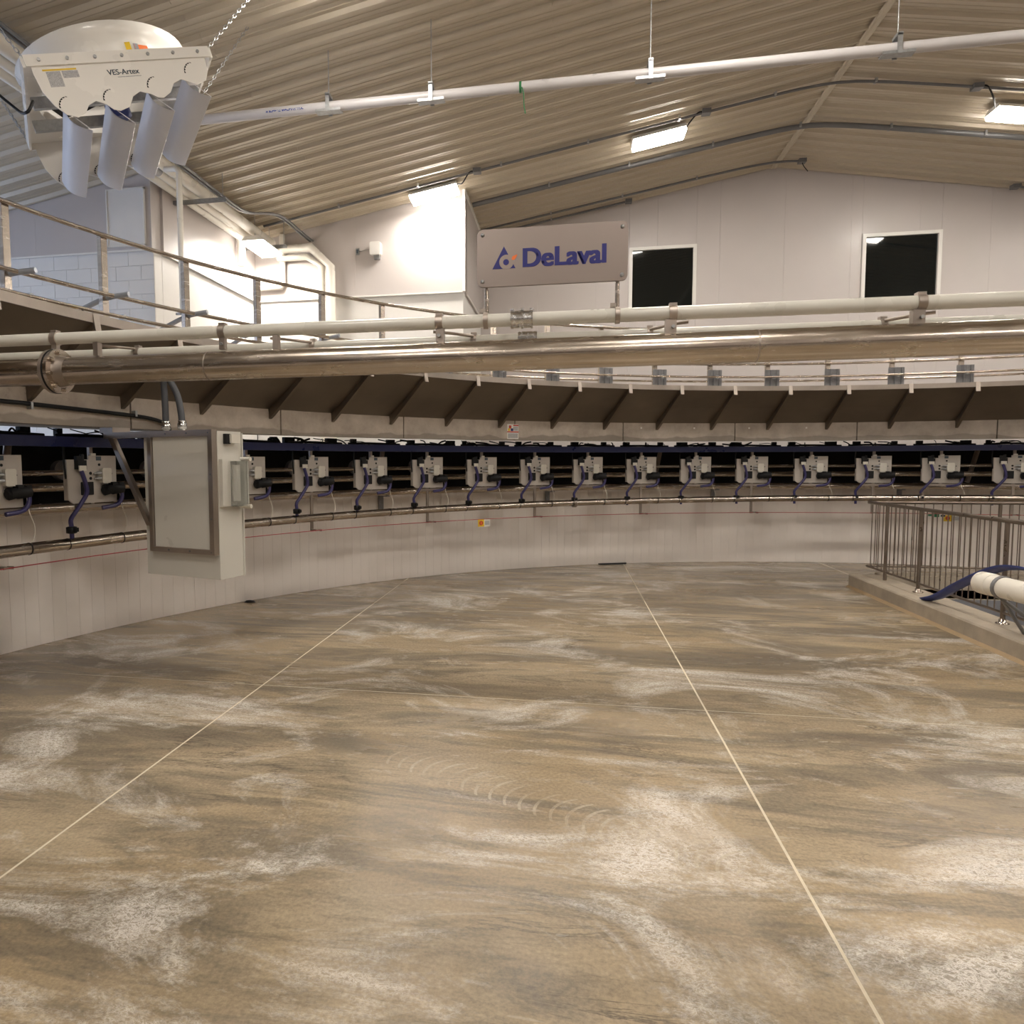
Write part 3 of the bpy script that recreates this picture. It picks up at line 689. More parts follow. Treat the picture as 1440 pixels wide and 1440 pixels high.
# ------------------------------------------------------------------ foreground pipes
YP = 3.7; ZP = 2.254; RP = .078
mp = thing('main_pipe', 'thick polished stainless pipe with bolted flange spanning the pit', 'pipe', (-.5, YP, ZP-RP))
part('pipe_run', MB().cyl((-3.66, YP, ZP-.0146), (4.2, YP, ZP+.0168), RP, 40), 'stainless', mp)
fx = -2.94; ZQ = ZP-.0118
part('flange', MB().cyl((fx-.028, YP, ZQ), (fx-.006, YP, ZQ), .128, 36), 'stainless_dull', mp)
part('flange', MB().cyl((fx+.006, YP, ZQ), (fx+.028, YP, ZQ), .128, 36), 'stainless', mp)
part('gasket', MB().cyl((fx-.006, YP, ZQ), (fx+.006, YP, ZQ), .129, 36), 'black', mp)
part('weld_collar', MB().tube([(fx+.028, YP, ZQ), (fx+.035, YP, ZQ), (fx+.09, YP, ZQ)], [.09, .088, .0805], 36), 'stainless_dull', mp)
for i in range(8):
    a = 2*PI*i/8+.2; y, z = YP+.106*C(a), ZQ+.106*S(a)
    part('bolt', MB().cyl((fx-.045, y, z), (fx+.045, y, z), .012, 6), 'stainless', mp)
for x in (.9, -1.97): part('weld_ring', MB().cyl((x-.004, YP, ZP+.004*x), (x+.004, YP, ZP+.004*x), RP+.0015, 40), 'stainless_dull', mp)
YA, ZA, RA = YP-.0, 2.432, .034
pa = thing('service_pipe', 'off-white plastic pipe clamped above the thick stainless pipe, carrying the sign', 'pipe', (-.5, YA, ZA-RA))
part('pipe_run', MB().cyl((-3.66, YA, ZA), (4.2, YA, ZA), RA, 24), 'old_pvc', pa)
def strap(x, y, z, r, parent):
    t = part('pipe_clamp', MB().cyl((x-.019, y, z), (x+.019, y, z), r+.006, 20).box((x, y-.004, z-r-.03), (.034, .03, .07)).box((x, y, z+r+.006), (.036, .04, .014)), 'stainless_dull', parent)
    part('clamp_bolt', MB().cyl((x, y-.035, z-r-.035), (x, y+.03, z-r-.035), .009, 6), 'galv', t)
for x in (-2.94, -1.885, -.66, .51, 1.61, 2.9): strap(x, YA, ZA, RA, pa)
part('coupling', MB().cyl((-.285, YA, ZA), (-.175, YA, ZA), RA+.009, 24), 'brass', pa)
for x in (-.28, -.23, -.18): part('coupling_ring', MB().cyl((x-.006, YA, ZA), (x+.006, YA, ZA), RA+.013, 20).box((x, YA, ZA+RA+.012), (.02, .03, .014)), 'brass', pa)
YB_, ZB_, RB = YP+.17, 2.362, .030
pb_ = thing('return_pipe', 'second off-white plastic pipe running just behind the thick stainless pipe', 'pipe', (-.5, YB_, ZB_-RB))
part('pipe_run', MB().cyl((-3.62, YB_, ZB_), (4.2, YB_, ZB_), RB, 20), 'old_pvc', pb_)
part('coupling', MB().cyl((-.26, YB_, ZB_), (-.16, YB_, ZB_), RB+.009, 24), 'brass', pb_)
for x in (-2.52, -1.42, -.50, .42, 1.52, 2.6):
    cl_ = part('pipe_clamp', MB().cyl((x-.014, YB_, ZB_), (x+.014, YB_, ZB_), RB+.006, 18).box((x, YB_, ZB_+RB+.006), (.03, .035, .014)), 'stainless_dull', pb_)
    part('stay_rod', MB().tube([(x, YB_-.03, ZB_+.02), (x+(-.12 if x < 0 else .10), YA+.05, ZA-.045), (x+(-.2 if x < 0 else .17), YA+.03, ZA-.040)], .008, 8), 'stainless_dull', pb_)
    part('saddle', MB().box((x+(-.15 if x < 0 else .07), YA+.0, ZP+RP+.03), (.03, .04, .075)), 'stainless_dull', pb_)

# ------------------------------------------------------------------ sign
SX0, SX1, SZ0, SZ1, SY = -.461, .292, 2.602, 2.892, YP-.005
sg = thing('sign_board', 'brushed steel sign with navy company lettering and triangle logo on two posts', 'sign', ((SX0+SX1)/2, SY, ZA+RA))
def rrect(x0, x1, z0, z1, r, n=5):
    out = []
    for cx, cz, a in ((x1-r, z1-r, 0), (x0+r, z1-r, PI/2), (x0+r, z0+r, PI), (x1-r, z0+r, 1.5*PI)):
        out += [(cx+r*C(a+PI/2*i/n), cz+r*S(a+PI/2*i/n)) for i in range(n+1)]
    return out
M['signsteel'] = simple('brushed_sign_steel', (.31, .262, .24), .36, 1, .02, 3, rvar=.02)
part('board', MB().prism(rrect(SX0, SX1, SZ0, SZ1, .03), lambda x, z: (x, SY, z), lambda x, z: (x, SY+.018, z)), 'signsteel', sg)
for x in (SX0+.028, SX1-.028):
    for z in (SZ0+.028, SZ1-.028): part('bolt', MB().tube([(x, SY, z), (x, SY-.008, z), (x, SY-.012, z)], [.010, .009, .003], 12), 'galv', sg)
for x in (-.415, .245):
    part('post', MB().cyl((x, SY+.035, ZA+.02), (x, SY+.035, SZ0+.12), .0115, 10), 'stainless', sg)
    part('post_clamp', MB().cyl((x-.012, YA, ZA), (x+.012, YA, ZA), RA+.008, 18).box((x-.02, SY+.02, ZA+RA+.02), (.03, .02, .02)), 'stainless_dull', sg)
yy = SY-.0012
def flat(poly, y=yy): return MB().prism(poly, lambda x, z: (x, y, z), lambda x, z: (x, y+.001, z))
def bold(txt, size, w_, k=2):
    import bmesh
    bm = bmesh.new()
    for i in range(-k, k+1):
        for j in (-1, 1):
            m0 = text_mesh(txt, size, 0, 0); m0.transform(Matrix.Translation((w_*i/k, w_*.45*j, (i+k)*5e-5+(j+1)*2.5e-5))); bm.from_mesh(m0)
    out_ = bpy.data.meshes.new('lettering'); bm.to_mesh(out_); bm.free(); return out_
me = bold('DeLaval', .131, .0056, 3); me.transform(Matrix.Translation((-.232, yy, 2.695)) @ Matrix.Rotation(PI/2, 4, 'X'))
me.transform(Matrix.Translation((-.5*0-.085, SY, ZA+RA)).inverted() @ Matrix.Translation((-.085+((SX0+SX1)/2)*-1, 0, 0)) )
lt = link('lettering', me, 'navy', sg)
lx, lz = -.382, 2.690
logo = part('logo_triangle', flat([(lx, lz), (lx+.118, lz), (lx+.059, lz+.112)]), 'navy', sg)
part('logo_cutout', flat([(lx+.072+.037*C(2*PI*i/24), lz+.033+.037*S(2*PI*i/24)) for i in range(24)], yy-.0006), 'signsteel', sg)
part('logo_cutout', flat([(lx+.074, lz+.044), (lx+.10, lz+.066), (lx+.122, lz+.030), (lx+.092, lz+.010)], yy-.0009), 'signsteel', sg)
part('logo_dot', flat([(lx+.070+.015*C(2*PI*i/20), lz+.032+.015*S(2*PI*i/20)) for i in range(20)], yy-.0016), 'navy', sg)
part('logo_petal', flat([(lx+.098, lz+.048), (lx+.104, lz+.060), (lx+.118, lz+.066), (lx+.128, lz+.067), (lx+.121, lz+.052), (lx+.112, lz+.042), (lx+.102, lz+.041)], yy-.0012), 'orange', sg)

# ------------------------------------------------------------------ overhead hung pipe
YH, ZH = 8.05, 5.79
oh = thing('overhead_pipe', 'long white plastic pipe hung on rods under the corrugated ceiling', 'pipe', (1, YH, ZH-.055))
part('pipe_run', MB().cyl((-5.6, YH, ZH), (9.5, YH, ZH), .055, 24), 'grey_pvc', oh)
for x in (-4.6, -2.72, -1.52, .835, 3.2, 5.5, 7.8):
    hg = part('saddle', MB().box((x, YH, ZH-.060), (.30, .10, .010)).box((x, YH-.048, ZH-.048), (.30, .006, .022)).box((x, YH+.048, ZH-.048), (.30, .006, .022)), 'galv', oh)
    part('clevis', MB().box((x, YH-.062, ZH+.02), (.045, .006, .19)).box((x, YH+.062, ZH+.02), (.045, .006, .19)).box((x, YH, ZH+.115), (.05, .13, .03)), 'galv', hg)
    part('rod', MB().cyl((x, YH, ZH+.10), (x, YH, zc(x)-.004), .006, 6), 'galv', hg)
part('print_band', MB().box((-3.24, YH-.0545, ZH-.012), (.46, .002, .022)), 'print', oh)
gs = thing('twine', 'green twine knotted round the overhead white pipe', 'twine', (-.53, YH, ZH-.05))
part('knot', MB().cyl((-.54, YH, ZH), (-.515, YH, ZH), .058, 20), 'green', gs)
part('loose_end', MB().tube(bez([(-.51, YH-.055, ZH-.03), (-.49, YH-.062, ZH-.10), (-.485, YH-.06, ZH-.22), (-.47, YH-.06, ZH-.31)], 5), .006, 6), 'green', gs)

# ------------------------------------------------------------------ conduits on the ceiling
def conduit(label, y, xs_, rad, drop, boxes=(), name='conduit'):
    pts = []
    for i, (a, b) in enumerate(zip(xs_, xs_[1:])):
        n = max(2, int(abs(b-a)/.25))
        pts += [(a+(b-a)*k/n, y) for k in range(n)]
    pts.append((xs_[-1], y))
    def zz(x):
        d = abs(x-XR); h = ZR-SL*math.sqrt(d*d+.20)
        return h-drop
    t = thing(name, label, 'conduit', ((xs_[0]+xs_[-1])/2, y, zz((xs_[0]+xs_[-1])/2)))
    part('conduit_run', MB().tube([(x, yy_, zz(x)) for x, yy_ in pts], rad, 8), 'conduit', t)
    for x in boxes: part('junction_box', MB().box((x, y, zz(x)), (.13, .13, .07)), 'conduit', t)
    n = int((xs_[-1]-xs_[0])/1.4)
    for i in range(1, n): 
        x = xs_[0]+1.4*i; part('strap', MB().box((x, y, zz(x)+.01), (.03, rad*2+.05, .03+rad)), 'galv', t)
    return t
conduit('grey conduit across the ceiling feeding the row of lamps', 12.02, (-5.3, 11.5), .022, .085, (-1.50, 2.1, 5.86))
conduit('thick grey conduit across the ceiling from the top of the projecting room', 13.36, (XB+.1, 12), .045, .108)
conduit('thin dark conduit ending in a box just right of the ridge', 14.88, (XB+.1, 4.35), .022, .085, (4.35,))
conduit('short dark conduit along the gable wall ending left of the window', 15.25, (XB+.1, 1.2), .022, .085, (1.2,))
conduit('dark conduit stub with box along the gable wall right of the windows', 15.25, (8.1, 12), .022, .085, (8.15,))
for x, y, xb, lab in ((-2.28, 12.30, -1.50, 'black cable drooping from conduit box to lamp by the room'), (1.43, 12.36, 2.1, 'black cable drooping from conduit box to lamp left of the ridge'), (6.75, 12.55, 5.86, 'black cable drooping from conduit box to lamp right of the ridge')):
    zb = zc(xb)-.10; s_ = 1 if xb > x else -1
    e = Vector((x+s_*.36, y, zc(x)-.09))
    solid('lamp_cable', MB().tube(bez([(xb, 12.02, zb), (xb-s_*.12, 12.0, zb-.0), (xb-s_*.26, 12.1, zb-.13), (e.x+s_*.06, e.y-.1, e.z+.02), e], 6), .012, 6), 'black', lab, 'cable')
solid('loose_wire', MB().tube(bez([(4.35, 14.88, zc(4.35)-.12), (4.37, 14.87, 7.30), (4.45, 14.86, 7.18)], 5), .008, 6), 'black', 'loose dark wire hanging from the conduit box near the ridge', 'wire')

# ------------------------------------------------------------------ left wall pipes
for i, (x, z, r, y1, lab) in enumerate(((-5.70, 5.70, .070, 11.9, 'white pipe along the left wall, closest to the wall panels'), (-5.535, 5.705, .070, 12.2, 'white pipe along the left wall, middle one of three'), (-5.35, 5.72, .085, 12.45, 'thick white pipe along the left wall, outermost of three'))):
    t = thing('wall_pipe', lab, 'pipe', (x, 8, z-r))
    part('pipe_run', MB().cyl((x, 2.0, z), (x, y1, z), r, 20), 'white_pvc', t)
    if i == 0: part('elbow', MB().tube([(x, y1-.02, z), (x, y1+.03, z-.03), (x, y1+.05, z-.10), (x, y1+.05, z-.5)], r, 16), 'white_pvc', t); part('print_mark', MB().cyl((x, 8.6, z), (x, 8.75, z), r+.001, 20), 'paper_grey', t)
    if i == 1: part('print_mark', MB().cyl((x, 8.9, z), (x, 9.1, z), r+.001, 20), 'paper_grey', t)
for y, lab in ((9.95, 'grey strut carrying the white wall pipes, over the vertical drop pipe'), (12.25, 'grey strut carrying the white wall pipes beside the corner lamp'), (7.4, 'grey strut carrying the white wall pipes above the fan')):
    t = thing('strut', lab, 'strut', (-5.4, y, 5.60))
    part('channel', MB().box((-5.4, y, 5.615), (.86, .042, .012)).box((-5.4, y-.02, 5.59), (.86, .004, .05)).box((-5.4, y+.02, 5.59), (.86, .004, .05)), 'galv', t)
    part('rod', MB().cyl((-5.02, y, 5.6), (-5.02, y, zc(-5.02)-.005), .006, 6), 'galv', t)
for i, dx in enumerate((0, .06)):
    z = 5.68
    pts = bez([(-5.12+dx, 3.0, z), (-5.12+dx, 6, z), (-5.12+dx, 9.0, z), (-5.12+dx, 10.3, z), (-5.10+dx, 10.9, z+.05), (-4.95+dx, 11.5, z+.22), (-4.84+dx, 11.8, z+.22), (-4.74+dx, 12.3, z+.14), (-4.70+dx, 12.72, z+.12)], 5)
    solid('wall_conduit', MB().tube(pts, .018, 8), 'conduit', ('grey conduit bending beside the white wall pipes', 'outer twin of the bending grey conduit beside the white wall pipes')[i], 'conduit')
for i, (dx, dy, r) in enumerate(((0, 0, .075), (.0, .0, .055))):
    o_ = (0, .17)[i]; y = YB-.16-.02*i
    pts = [(-5.30, y, 5.66-o_), (-4.66-o_*.4, y, 5.66-o_), (-4.28-o_, y, 5.30), (-4.28-o_, y, 1.2)]
    solid('corner_pipe', MB().tube(pts, r, 16), 'white_pvc', ('outer white pipe bending down the face of the projecting room', 'inner white pipe bending down the face of the projecting room')[i], 'pipe')
solid('drain_pipe', MB().tube([(-5.23, YB-.12, zc(-5.23)-.05), (-5.23, YB-.12, 5.06), (-5.26, YB-.12, 5.0), (-5.75, YB-.12, 4.98)], .055, 16), 'white_pvc', 'short white pipe dropping from the ceiling into the room corner', 'pipe')
dp = thing('drop_pipe', 'thin white vertical pipe beside the guard rail with black hose end', 'pipe', (-5.02, 8.74, 2.3))
part('pipe_run', MB().tube([(-5.22, 8.74, 5.56), (-5.06, 8.74, 5.56), (-5.02, 8.74, 5.50), (-5.02, 8.74, 3.75)], .036, 12), 'white_pvc', dp)
part('valve', MB().cyl((-5.02, 8.74, 3.6), (-5.02, 8.74, 3.76), .022, 10).box((-5.06, 8.72, 3.68), (.09, .03, .03)), 'brass', dp)
part('hose_end', MB().tube(bez([(-5.02, 8.74, 3.6), (-5.0, 8.74, 3.3), (-4.97, 8.74, 3.0), (-4.97, 8.74, 2.4)], 5), .022, 8), 'black', dp)
# wall router and outlet
rt = thing('wall_router', 'small white wireless box mounted on the projecting room wall', 'router', (-3.44, YB-.06, 5.42))
part('case', MB().prism(rrect(-3.54, -3.34, 5.47, 5.70, .03), lambda x, z: (x, YB-.16, z), lambda x, z: (x, YB-.04, z)), 'frame_white', rt)
part('bracket', MB().box((-3.42, YB-.08, 5.435), (.1, .09, .07)), 'galv', rt)
ob = thing('wall_outlet', 'small grey outlet plate beside the white wireless box', 'outlet', (-3.80, YB-.04, 5.56))
part('plate', MB().box((-3.80, YB-.045, 5.57), (.07, .02, .115)), 'galv', ob)
part('socket', MB().box((-3.80, YB-.057, 5.57), (.03, .01, .07)), 'ink', ob)
part('lead', MB().cyl((-3.78, YB-.05, 5.57), (-3.54, YB-.06, 5.60), .006, 6), 'galv', ob)

# ------------------------------------------------------------------ ventilation fan
FO = Vector((-3.959, 4.763, 4.671)); E1 = Vector((.735, .607, .301)).normalized(); E2 = Vector((-.626, .778, -.041)); E2 = (E2-E1*E2.dot(E1)).normalized(); E3 = E1.cross(E2)
def F(x, y, z): return tuple(FO+E1*x+E2*y+E3*z)
A = 1.4
fan = thing('ceiling_fan', 'white ventilation fan with scalloped side plates and four deflector vanes, hung on chains', 'fan', F(.7, .7, 0))
n = 48; vs = []; fs = []
for i in range(n):       # square plate with round hole
    a = 2*PI*i/n; c_, s_ = C(a), S(a); k = .7/max(abs(c_), abs(s_))
    vs += [F(.7+.61*c_, .7+.61*s_, 0), F(.7+k*c_, .7+k*s_, 0)]
for i in range(n): fs.append((2*i, 2*i+1, (2*i+3) % (2*n), (2*i+2) % (2*n)))
part('housing_plate', MB().add(vs, fs), 'fan_white', fan)
for nm, a, b in (('edge_flange', (0, 0), (A, 0)), ('edge_flange', (0, A), (A, A)), ('edge_flange', (0, 0), (0, A)), ('edge_flange', (A, 0), (A, A))):
    ex = (b[0]-a[0]) > 0; t = .02
    p = [(a[0]-(t if not ex and a[0] == 0 else 0), a[1]-(t if ex and a[1] == 0 else 0)), (b[0]+(t if not ex and a[0] else 0), a[1]-(t if ex and a[1] == 0 else 0)), (b[0]+(t if not ex and a[0] else 0), b[1]+(t if ex and a[1] else 0)), (a[0]-(t if not ex and a[0] == 0 else 0), b[1]+(t if ex and a[1] else 0))]
    part(nm, MB().prism(p, lambda x, y: F(x, y, -.05), lambda x, y: F(x, y, .03)), 'fan_white', fan)
part('inlet_cone', MB().lathe([(.61, 0), (.615, .10), (.64, .20), (.69, .27), (.70, .262), (.65, .195), (.625, .1), (.62, .0)], lambda x, y, z: F(.7+x, .7+y, z), 48), 'fan_white', fan)
out = [(.034, .0), (.032, -.10), (.05, -.229), (.102, -.335), (.162, -.400), (.233, -.424), (.30, -.395), (.338, -.345), (.399, -.318), (.468, -.349), (.51, -.39), (.556, -.403), (.636, -.378), (.685, -.305), (.75, -.272), (.824, -.296), (.87, -.325), (.914, -.334), (.985, -.297), (1.035, -.228), (1.10, -.203), (1.155, -.225), (1.222, -.251), (1.304, -.223), (1.341, -.153), (1.354, 0)]
for y in (0, A):
    s1 = part('side_plate', MB().prism(out, lambda x, z: F(x, y-.004, z), lambda x, z: F(x, y+.004, z)), 'fan_white', fan)
    for (x, z) in ((.17, -.31), (.50, -.28), (.86, -.21), (1.19, -.12)):
        sp_ = [(x-.045+.075*(1-C(t))-.0, z-.04+.08*S(t)) for t in [PI/2*i/6 for i in range(7)]]
        sl_ = MB()
        for (p, q) in zip(sp_, sp_[1:]): 
            yo = y-.0055 if y == 0 else y-.0055
            sl_.add([F(p[0], yo, p[1]), F(q[0], yo, q[1]), F(q[0]+.007, yo, q[1]-.008), F(p[0]+.012, yo, p[1]-.002)], [(0, 1, 2, 3)])
        part('slot', sl_, 'black', fan)
for (x, z, x2, z2) in ((.17, -.36, .302, -.535), (.49, -.34, .635, -.512), (.825, -.28, .970, -.445), (1.145, -.19, 1.305, -.360)):
    pr = []
    for i in range(9):
        t = i/8; bxq = .05*S(PI*t); pr.append((x+(x2-x)*t-bxq*.75-.02*(1-t), z+(z2-z)*t-bxq*.45+.01))
    vs = [F(px, y, pz) for px, pz in pr for y in (.012, A-.012)]; vs2 = [F(px+.004, y, pz+.003) for px, pz in pr for y in (.012, A-.012)]
    mb = MB().add(vs, [(2*i, 2*i+1, 2*i+3, 2*i+2) for i in range(8)], True).add(vs2, [(2*i+2, 2*i+3, 2*i+1, 2*i) for i in range(8)], True)
    for q in (0, 1): mb.add([vs[0+q], vs[16+q], vs2[16+q], vs2[0+q]], [(0, 1, 2, 3)])
    mb.add([vs[16], vs[17], vs2[17], vs2[16]], [(0, 1, 2, 3)])
    part('deflector_vane', mb, 'vane_white', fan)
for y in (.50, .90): part('motor_beam', MB().prism([(.02, 0), (A-.02, 0), (A-.02, -.09), (.02, -.09)], lambda x, z: F(x, y-.02, z-.03), lambda x, z: F(x, y+.02, z-.03)), 'galv', fan)
part('motor', MB().tube([F(.7, .7, -.16), F(.7, .7, -.14), F(.7, .7, .06), F(.7, .7, .08)], [.07, .10, .10, .06], 20), 'blue_hose', fan)
for i in range(3):
    a = 2*PI*i/3+.3; u = (C(a), S(a)); v_ = (-S(a), C(a))
    bl = []
    for r_, w_, tw in ((.1, .05, .05), (.35, .09, .035), (.58, .07, .02)):
        bl += [F(.7+u[0]*r_-v_[0]*w_, .7+u[1]*r_-v_[1]*w_, .10-tw), F(.7+u[0]*r_+v_[0]*w_, .7+u[1]*r_+v_[1]*w_, .10+tw)]
    part('blade', MB().add(bl, [(0, 1, 3, 2), (2, 3, 5, 4)]), 'dark_steel', fan)
for i in range(7):
    x = .1+i*.2; part('bolt', MB().cyl(F(x, -.020, -.01), F(x, -.032, -.01), .013, 8), 'galv', fan)
me = bold('VES-Artex', .056, .0012, 2)
me.transform(Matrix(((E1.x, E3.x, -E2.x, 0), (E1.y, E3.y, -E2.y, 0), (E1.z, E3.z, -E2.z, 0), (0, 0, 0, 1))))
me.transform(Matrix.Translation(Vector(F(.555, -.0055, -.140))-fan.location)); link('lettering', me, 'ink', fan)
part('print_line', MB().prism([(.62, -.155), (.80, -.155), (.80, -.160), (.62, -.160)], lambda x, z: F(x, -.0055, z), lambda x, z: F(x, -.0045, z)), 'paper_grey', fan)
for (x0, x1, z0, z1, mt) in ((.10, .34, -.085, -.073, 'yellow'), (.12, .22, -.20, -.09, 'paper_grey'), (.23, .345, -.14, -.09, 'paper_grey')):
    part('label', MB().prism([(x0, z0), (x1, z0), (x1, z1), (x0, z1)], lambda x, z: F(x, -.0055, z), lambda x, z: F(x, -.0045, z)), mt, fan)
def cone_lab(a0, a1, z0, z1, mt):
    q = [(a0, z0), (a1, z0), (a1, z1), (a0, z1)]
    part('label', MB().add([F(.7+.634*S(a)*1.0, .7-.634*C(a), z) for a, z in q], [(0, 1, 2, 3)]), mt, fan)
cone_lab(.12, .19, .06, .15, 'yellow'); cone_lab(.24, .42, .075, .125, 'orange'); cone_lab(.225, .29, .07, .13, 'steel_tube')
# chains
def chain(a, b, label):
    a, b = Vector(a), Vector(b); d = (b-a); L = d.length; d.normalize(); nl = int(L/.045); mb = MB()
    u = d.orthogonal().normalized(); v = d.cross(u)
    for i in range(nl):
        c_ = a+d*(i+.5)*L/nl; e = u if i % 2 else v
        mb.tube([c_-d*.028-e*.0, c_-d*.016+e*.011, c_+d*.016+e*.011, c_+d*.028, c_+d*.016-e*.011, c_-d*.016-e*.011, c_-d*.028], .0035, 5, False)
    solid('fan_chain', mb, 'galv', label, 'chain')
chain(F(A, 0, .02), (-2.62, 6.55, zc(-2.62)), 'steel chain from the upper front corner of the fan to the ceiling')
chain(F(A, A, .02), (-3.35, 7.30, zc(-3.35)), 'steel chain from the far right corner of the fan to the ceiling')
chain(F(0, 0, .02), (-5.0, 4.6, zc(-5.0)), 'steel chain from the near left corner of the fan to the ceiling')
chain(F(0, A, .02), (-5.9, 6.3, zc(-5.9)), 'steel chain from the low back corner of the fan to the ceiling')
solid('fan_cable', MB().tube(bez([F(.02, .4, -.1), F(-.06, .35, -.2), F(-.1, .6, -.05), F(-.25, .7, .3), (-5.1, 5.4, 5.6)], 6), .012, 6), 'black', 'black power cable looping behind the left edge of the fan', 'cable')

# ------------------------------------------------------------------ stairwell kerb, railing, hose and drain pipe
kb = MB()
kb.box((3.985, 7.4, .085), (.41, 6.0, .17)); 
kerb = thing('kerb', 'low concrete kerb along the stairwell opening', 'kerb', (3.985, 7.4, 0))
part('joint_strip', MB().prism([(3.735, 0), (3.78, 0), (3.78, .022), (3.76, .012)], lambda x, z: (x, 4.4, z+.0005), lambda x, z: (x, 10.36, z+.0005)), 'joint_tan', kerb)
part('kerb_inner_block', MB().prism([(3.952, 0), (4.18, 0), (4.18, .168), (3.96, .168), (3.952, .16)], lambda x, z: (x, 4.4, z), lambda x, z: (x, 10.36, z)), 'kerb', kerb)
part('kerb_block', MB().prism([(3.78, 0), (3.945, 0), (3.945, .163), (3.938, .17), (3.795, .17), (3.78, .155)], lambda x, z: (x, 4.4, z), lambda x, z: (x, 10.36, z)), 'kerb', kerb)
part('kerb_return', MB().box(((PX0+PX1)/2, 10.42, .085), (PX1-PX0+.0, .28, .17)), 'kerb', kerb)
part('kerb_far_side', MB().box((PX1+.15, 7.4, .085), (.3, 6.0, .17)), 'kerb', kerb)
XF, YF = 4.033, 10.45
sr_ = thing('stair_railing', 'brown stainless railing of thin balusters round the stairwell', 'railing', (5, 8.5, .17))
def runrail(a, b, z, r, nm): part(nm, MB().cyl((*a, z), (*b, z), r, 10), 'rail_brown', sr_)
XE = 6.6
for a, b in (((XF, YF), (XF, 4.5)), ((XF, YF), (XE, YF)), ((XE, YF), (XE, 4.5))):
    runrail(a, b, 1.14, .022, 'hand_rail'); runrail(a, b, .275, .014, 'bottom_rail')
bal = MB().cyl((0, 0, .275), (0, 0, 1.13), .0065, 6).mesh('baluster'); bal.materials.append(M['rail_brown'])
pst = MB().cyl((0, 0, .17), (0, 0, 1.14), .021, 10).mesh('post'); pst.materials.append(M['rail_brown'])
bse = MB().lathe([(.055, .17), (.055, .178), (.03, .18), (.028, .215), (.02, .217)], lambda x, y, z: (x, y, z), 14).mesh('post_base'); bse.materials.append(M['stainless'])
def put(me, nm, x, y):
    o = link(nm, me, None, sr_); o.location = Vector((x, y, 0))-sr_.location
def side(a, b, posts, step=.112):
    d = Vector(b)-Vector(a); L = d.length; d.normalize()
    n = int(L/step)
    for i in range(1, n):
        p = Vector(a)+d*i*step
        if all(abs(i*step-q) > .05 for q in posts): put(bal, 'baluster', p.x, p.y)
    for q in posts:
        p = Vector(a)+d*q; put(pst, 'post', p.x, p.y)
        if q not in (.0, .56): put(bse, 'post_base', p.x, p.y)
side((XF, YF), (XF, 4.5), (.56, 1.43, 3.05, 4.7)); side((XF, YF), (XE, YF), (1.57, 2.567)); side((XE, YF), (XE, 4.5), (1.5, 3.0, 4.5))
# white drain pipe on a stand
dpv = thing('drain_tube', 'thick white plastic pipe with end cap beside the stair railing', 'pipe', (3.95, 6.9, .17))
a = Vector((3.70, 7.12, .60)); d = Vector((.17, -1.2, -.015)).normalized(); b = a+d*2.0
part('pipe_run', MB().cyl(a+d*.05, b, .092, 28), 'white_pvc', dpv)
part('end_cap', MB().tube([a-d*.035, a-d*.025, a, a+d*.14, a+d*.142], [.05, .08, .099, .1, .094], 28), 'white_pvc', dpv)
part('pipe_clamp', MB().cyl(a+d*.24, a+d*.275, .103, 20), 'galv_dark', dpv)
st = a+d*.25
part('stand_leg', MB().tube([(st.x+.0, st.y, st.z-.1), (3.98, st.y+.1, .17)], .016, 8), 'galv_dark', dpv)
part('stand_leg', MB().tube([(st.x, st.y, st.z-.1), (4.1, st.y-.12, .17)], .016, 8), 'galv_dark', dpv)
st2 = a+d*1.3; part('stand_leg', MB().cyl((st2.x, st2.y, st2.z-.09), (st2.x, st2.y, .0), .02, 8), 'galv_dark', dpv)
# flat blue hose draped over
hp = bez([(3.87, 8.52, .175), (3.90, 8.28, .26), (3.90, 7.95, .42), (3.90, 7.55, .60), (3.90, 7.15, .735), (3.92, 6.75, .75), (3.93, 6.2, .64), (3.93, 5.6, .40)], 6)
mb = MB(); wdt = .055
vs = []
for i, p in enumerate(hp):
    t = (hp[min(i+1, len(hp)-1)]-hp[max(i-1, 0)]).normalized(); s_ = t.cross(Vector((0, 0, 1))).normalized(); s_ = (s_+Vector((0, 0, .45))).normalized(); u = s_.cross(t)
    for c_, e in ((-1, 0), (-.4, .35), (.4, .35), (1, 0), (.4, -.35), (-.4, -.35)): vs.append(p+s_*c_*wdt+u*e*.03)
mb.add(vs, [(6*i+j, 6*i+(j+1) % 6, 6*(i+1)+(j+1) % 6, 6*(i+1)+j) for i in range(len(hp)-1) for j in range(6)]+[(5, 4, 3, 2, 1, 0)], True)
solid('lay_flat_hose', mb, 'blue_hose', 'flat dark blue hose arching from the kerb over the white pipe', 'hose')

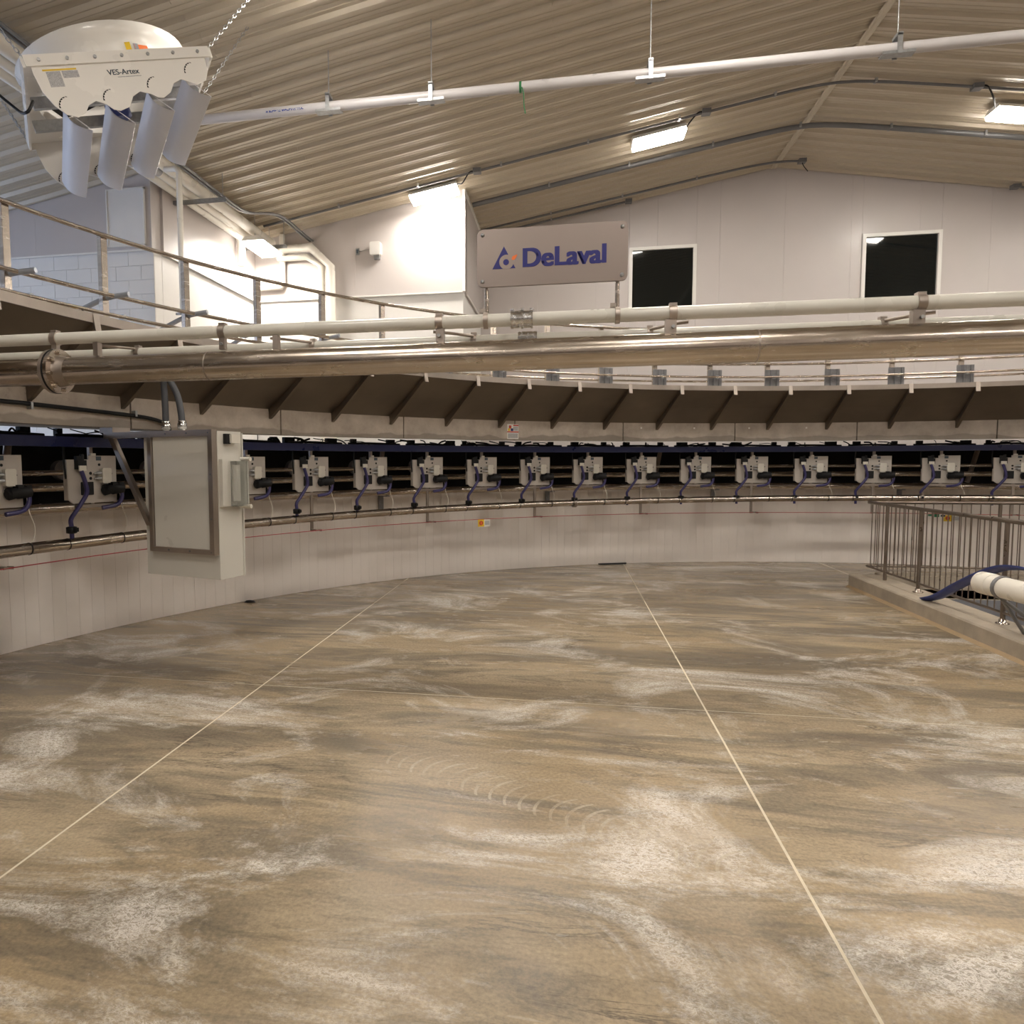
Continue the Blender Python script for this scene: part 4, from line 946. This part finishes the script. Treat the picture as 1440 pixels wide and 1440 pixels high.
# ------------------------------------------------------------------ stickers and small signs
def ring_sticker(name, label, r, th, z, w_, h_, bands, cat='sign'):
    t = thing(name, label, cat, pol(r, th, z-h_/2), -th)
    for i, (nm, x0, x1, z0, z1, mt, o) in enumerate(bands):
        q = [(x0, z0), (x1, z0), (x1, z1), (x0, z1)]
        link(nm, MB().prism(q, lambda x, zz: (x*w_-w_/2, -.003-.0012*o, zz*h_), lambda x, zz: (x*w_-w_/2, -.001, zz*h_)).mesh(nm), mt, t)
    return t
ring_sticker('warning_label', 'white warning sticker with red bands on the concrete platform edge', RC-.001, -.648, 2.128, .185, .205,
    [('backing', 0, 1, 0, 1, 'paper', 0), ('red_band', .52, 1, .88, .96, 'sign_red', 1), ('red_band', 0, 1, .44, .52, 'sign_red', 1), ('pictogram', .14, .36, .72, .92, 'sign_red', 1), ('pictogram', .3, .52, .54, .72, 'navy', 1), ('pictogram', .06, .26, .54, .72, 'yellow', 1), ('print_block', .52, .96, .56, .84, 'paper_grey', 1), ('print_block', .06, .94, .06, .38, 'paper_grey', 1)])
def stop_sign(label, r, th, z, w_, parts_extra=True):
    t = ring_sticker('stop_sign', label, r, th, z, w_, .10, [('backing', 0, .5, 0, 1, 'yellow', 0), ('text_panel', .5, 1, 0, 1, 'paper', 0), ('print_block', .56, .94, .2, .8, 'paper_grey', 1)])
    link('button_symbol', MB().prism([(-w_/4+.032*C(2*PI*i/16), .05+.032*S(2*PI*i/16)) for i in range(16)], lambda x, zz: (x, -.006, zz), lambda x, zz: (x, -.002, zz)).mesh('button_symbol'), 'sign_red', t)
    link('symbol_centre', MB().prism([(-w_/4+.013*C(2*PI*i/12), .05+.022*S(2*PI*i/12)) for i in range(12)], lambda x, zz: (x, -.0075, zz), lambda x, zz: (x, -.004, zz)).mesh('symbol_centre'), 'orange', t)
import cmath
def th_at(x, y): return math.atan2(x-CX, y-CY)
stop_sign('yellow and white emergency stop tag hung on the red cord, on the open wall', 8.80, th_at(-1.17, 9.956), .845, .205)
stop_sign('yellow emergency stop tag seen through the stair railing', RW-.012, th_at(6.08, 12.60), .775, .22)
ring_sticker('exit_sign', 'green and white exit sign on the pit wall behind the stair railing', RW-.012, th_at(5.87, 12.60), .828, .25, .075, [('backing', 0, 1, 0, 1, 'paper', 0), ('pictogram', .36, .64, .0, 1, 'sign_green', 1), ('pictogram', .03, .24, .2, .6, 'sign_green', 1), ('pictogram', .72, .97, .1, .5, 'ink', 1)])
for i in range(4):
    mb = MB().prism([(-.012, -.012), (.012, -.012), (.012, .012), (-.012, .012)], lambda x, z: pol(RC-.004, -.40+.10*i+x/8.5, 2.205+z), lambda x, z: pol(RC+.001, -.40+.10*i+x/8.5, 2.205+z))
    o = part('anchor_plug', mb, 'paper', plat)
# dark drain slot and scrap at the wall foot
solid('floor_grate', MB().prism([(-.052, 0), (-.042, -.05), (-.002, -.05), (.0, 0)], lambda t, r: pol(RW-.03+r, th_at(1.0, 12.1)+t, .001), lambda t, r: pol(RW-.03+r, th_at(1.0, 12.1)+t, .022)), 'black', 'black flat strip lying at the foot of the pit wall', 'strip')
solid('rubber_scrap', MB().lathe([(.0, .03), (.05, .022), (.075, .002)], lambda x, y, z: (pol(RW-.09, -1.036, 0)[0]+x, pol(RW-.09, -1.036, 0)[1]+y*.6, z), 12), 'black', 'small black rubber piece at the foot of the white pit wall', 'rubber piece')
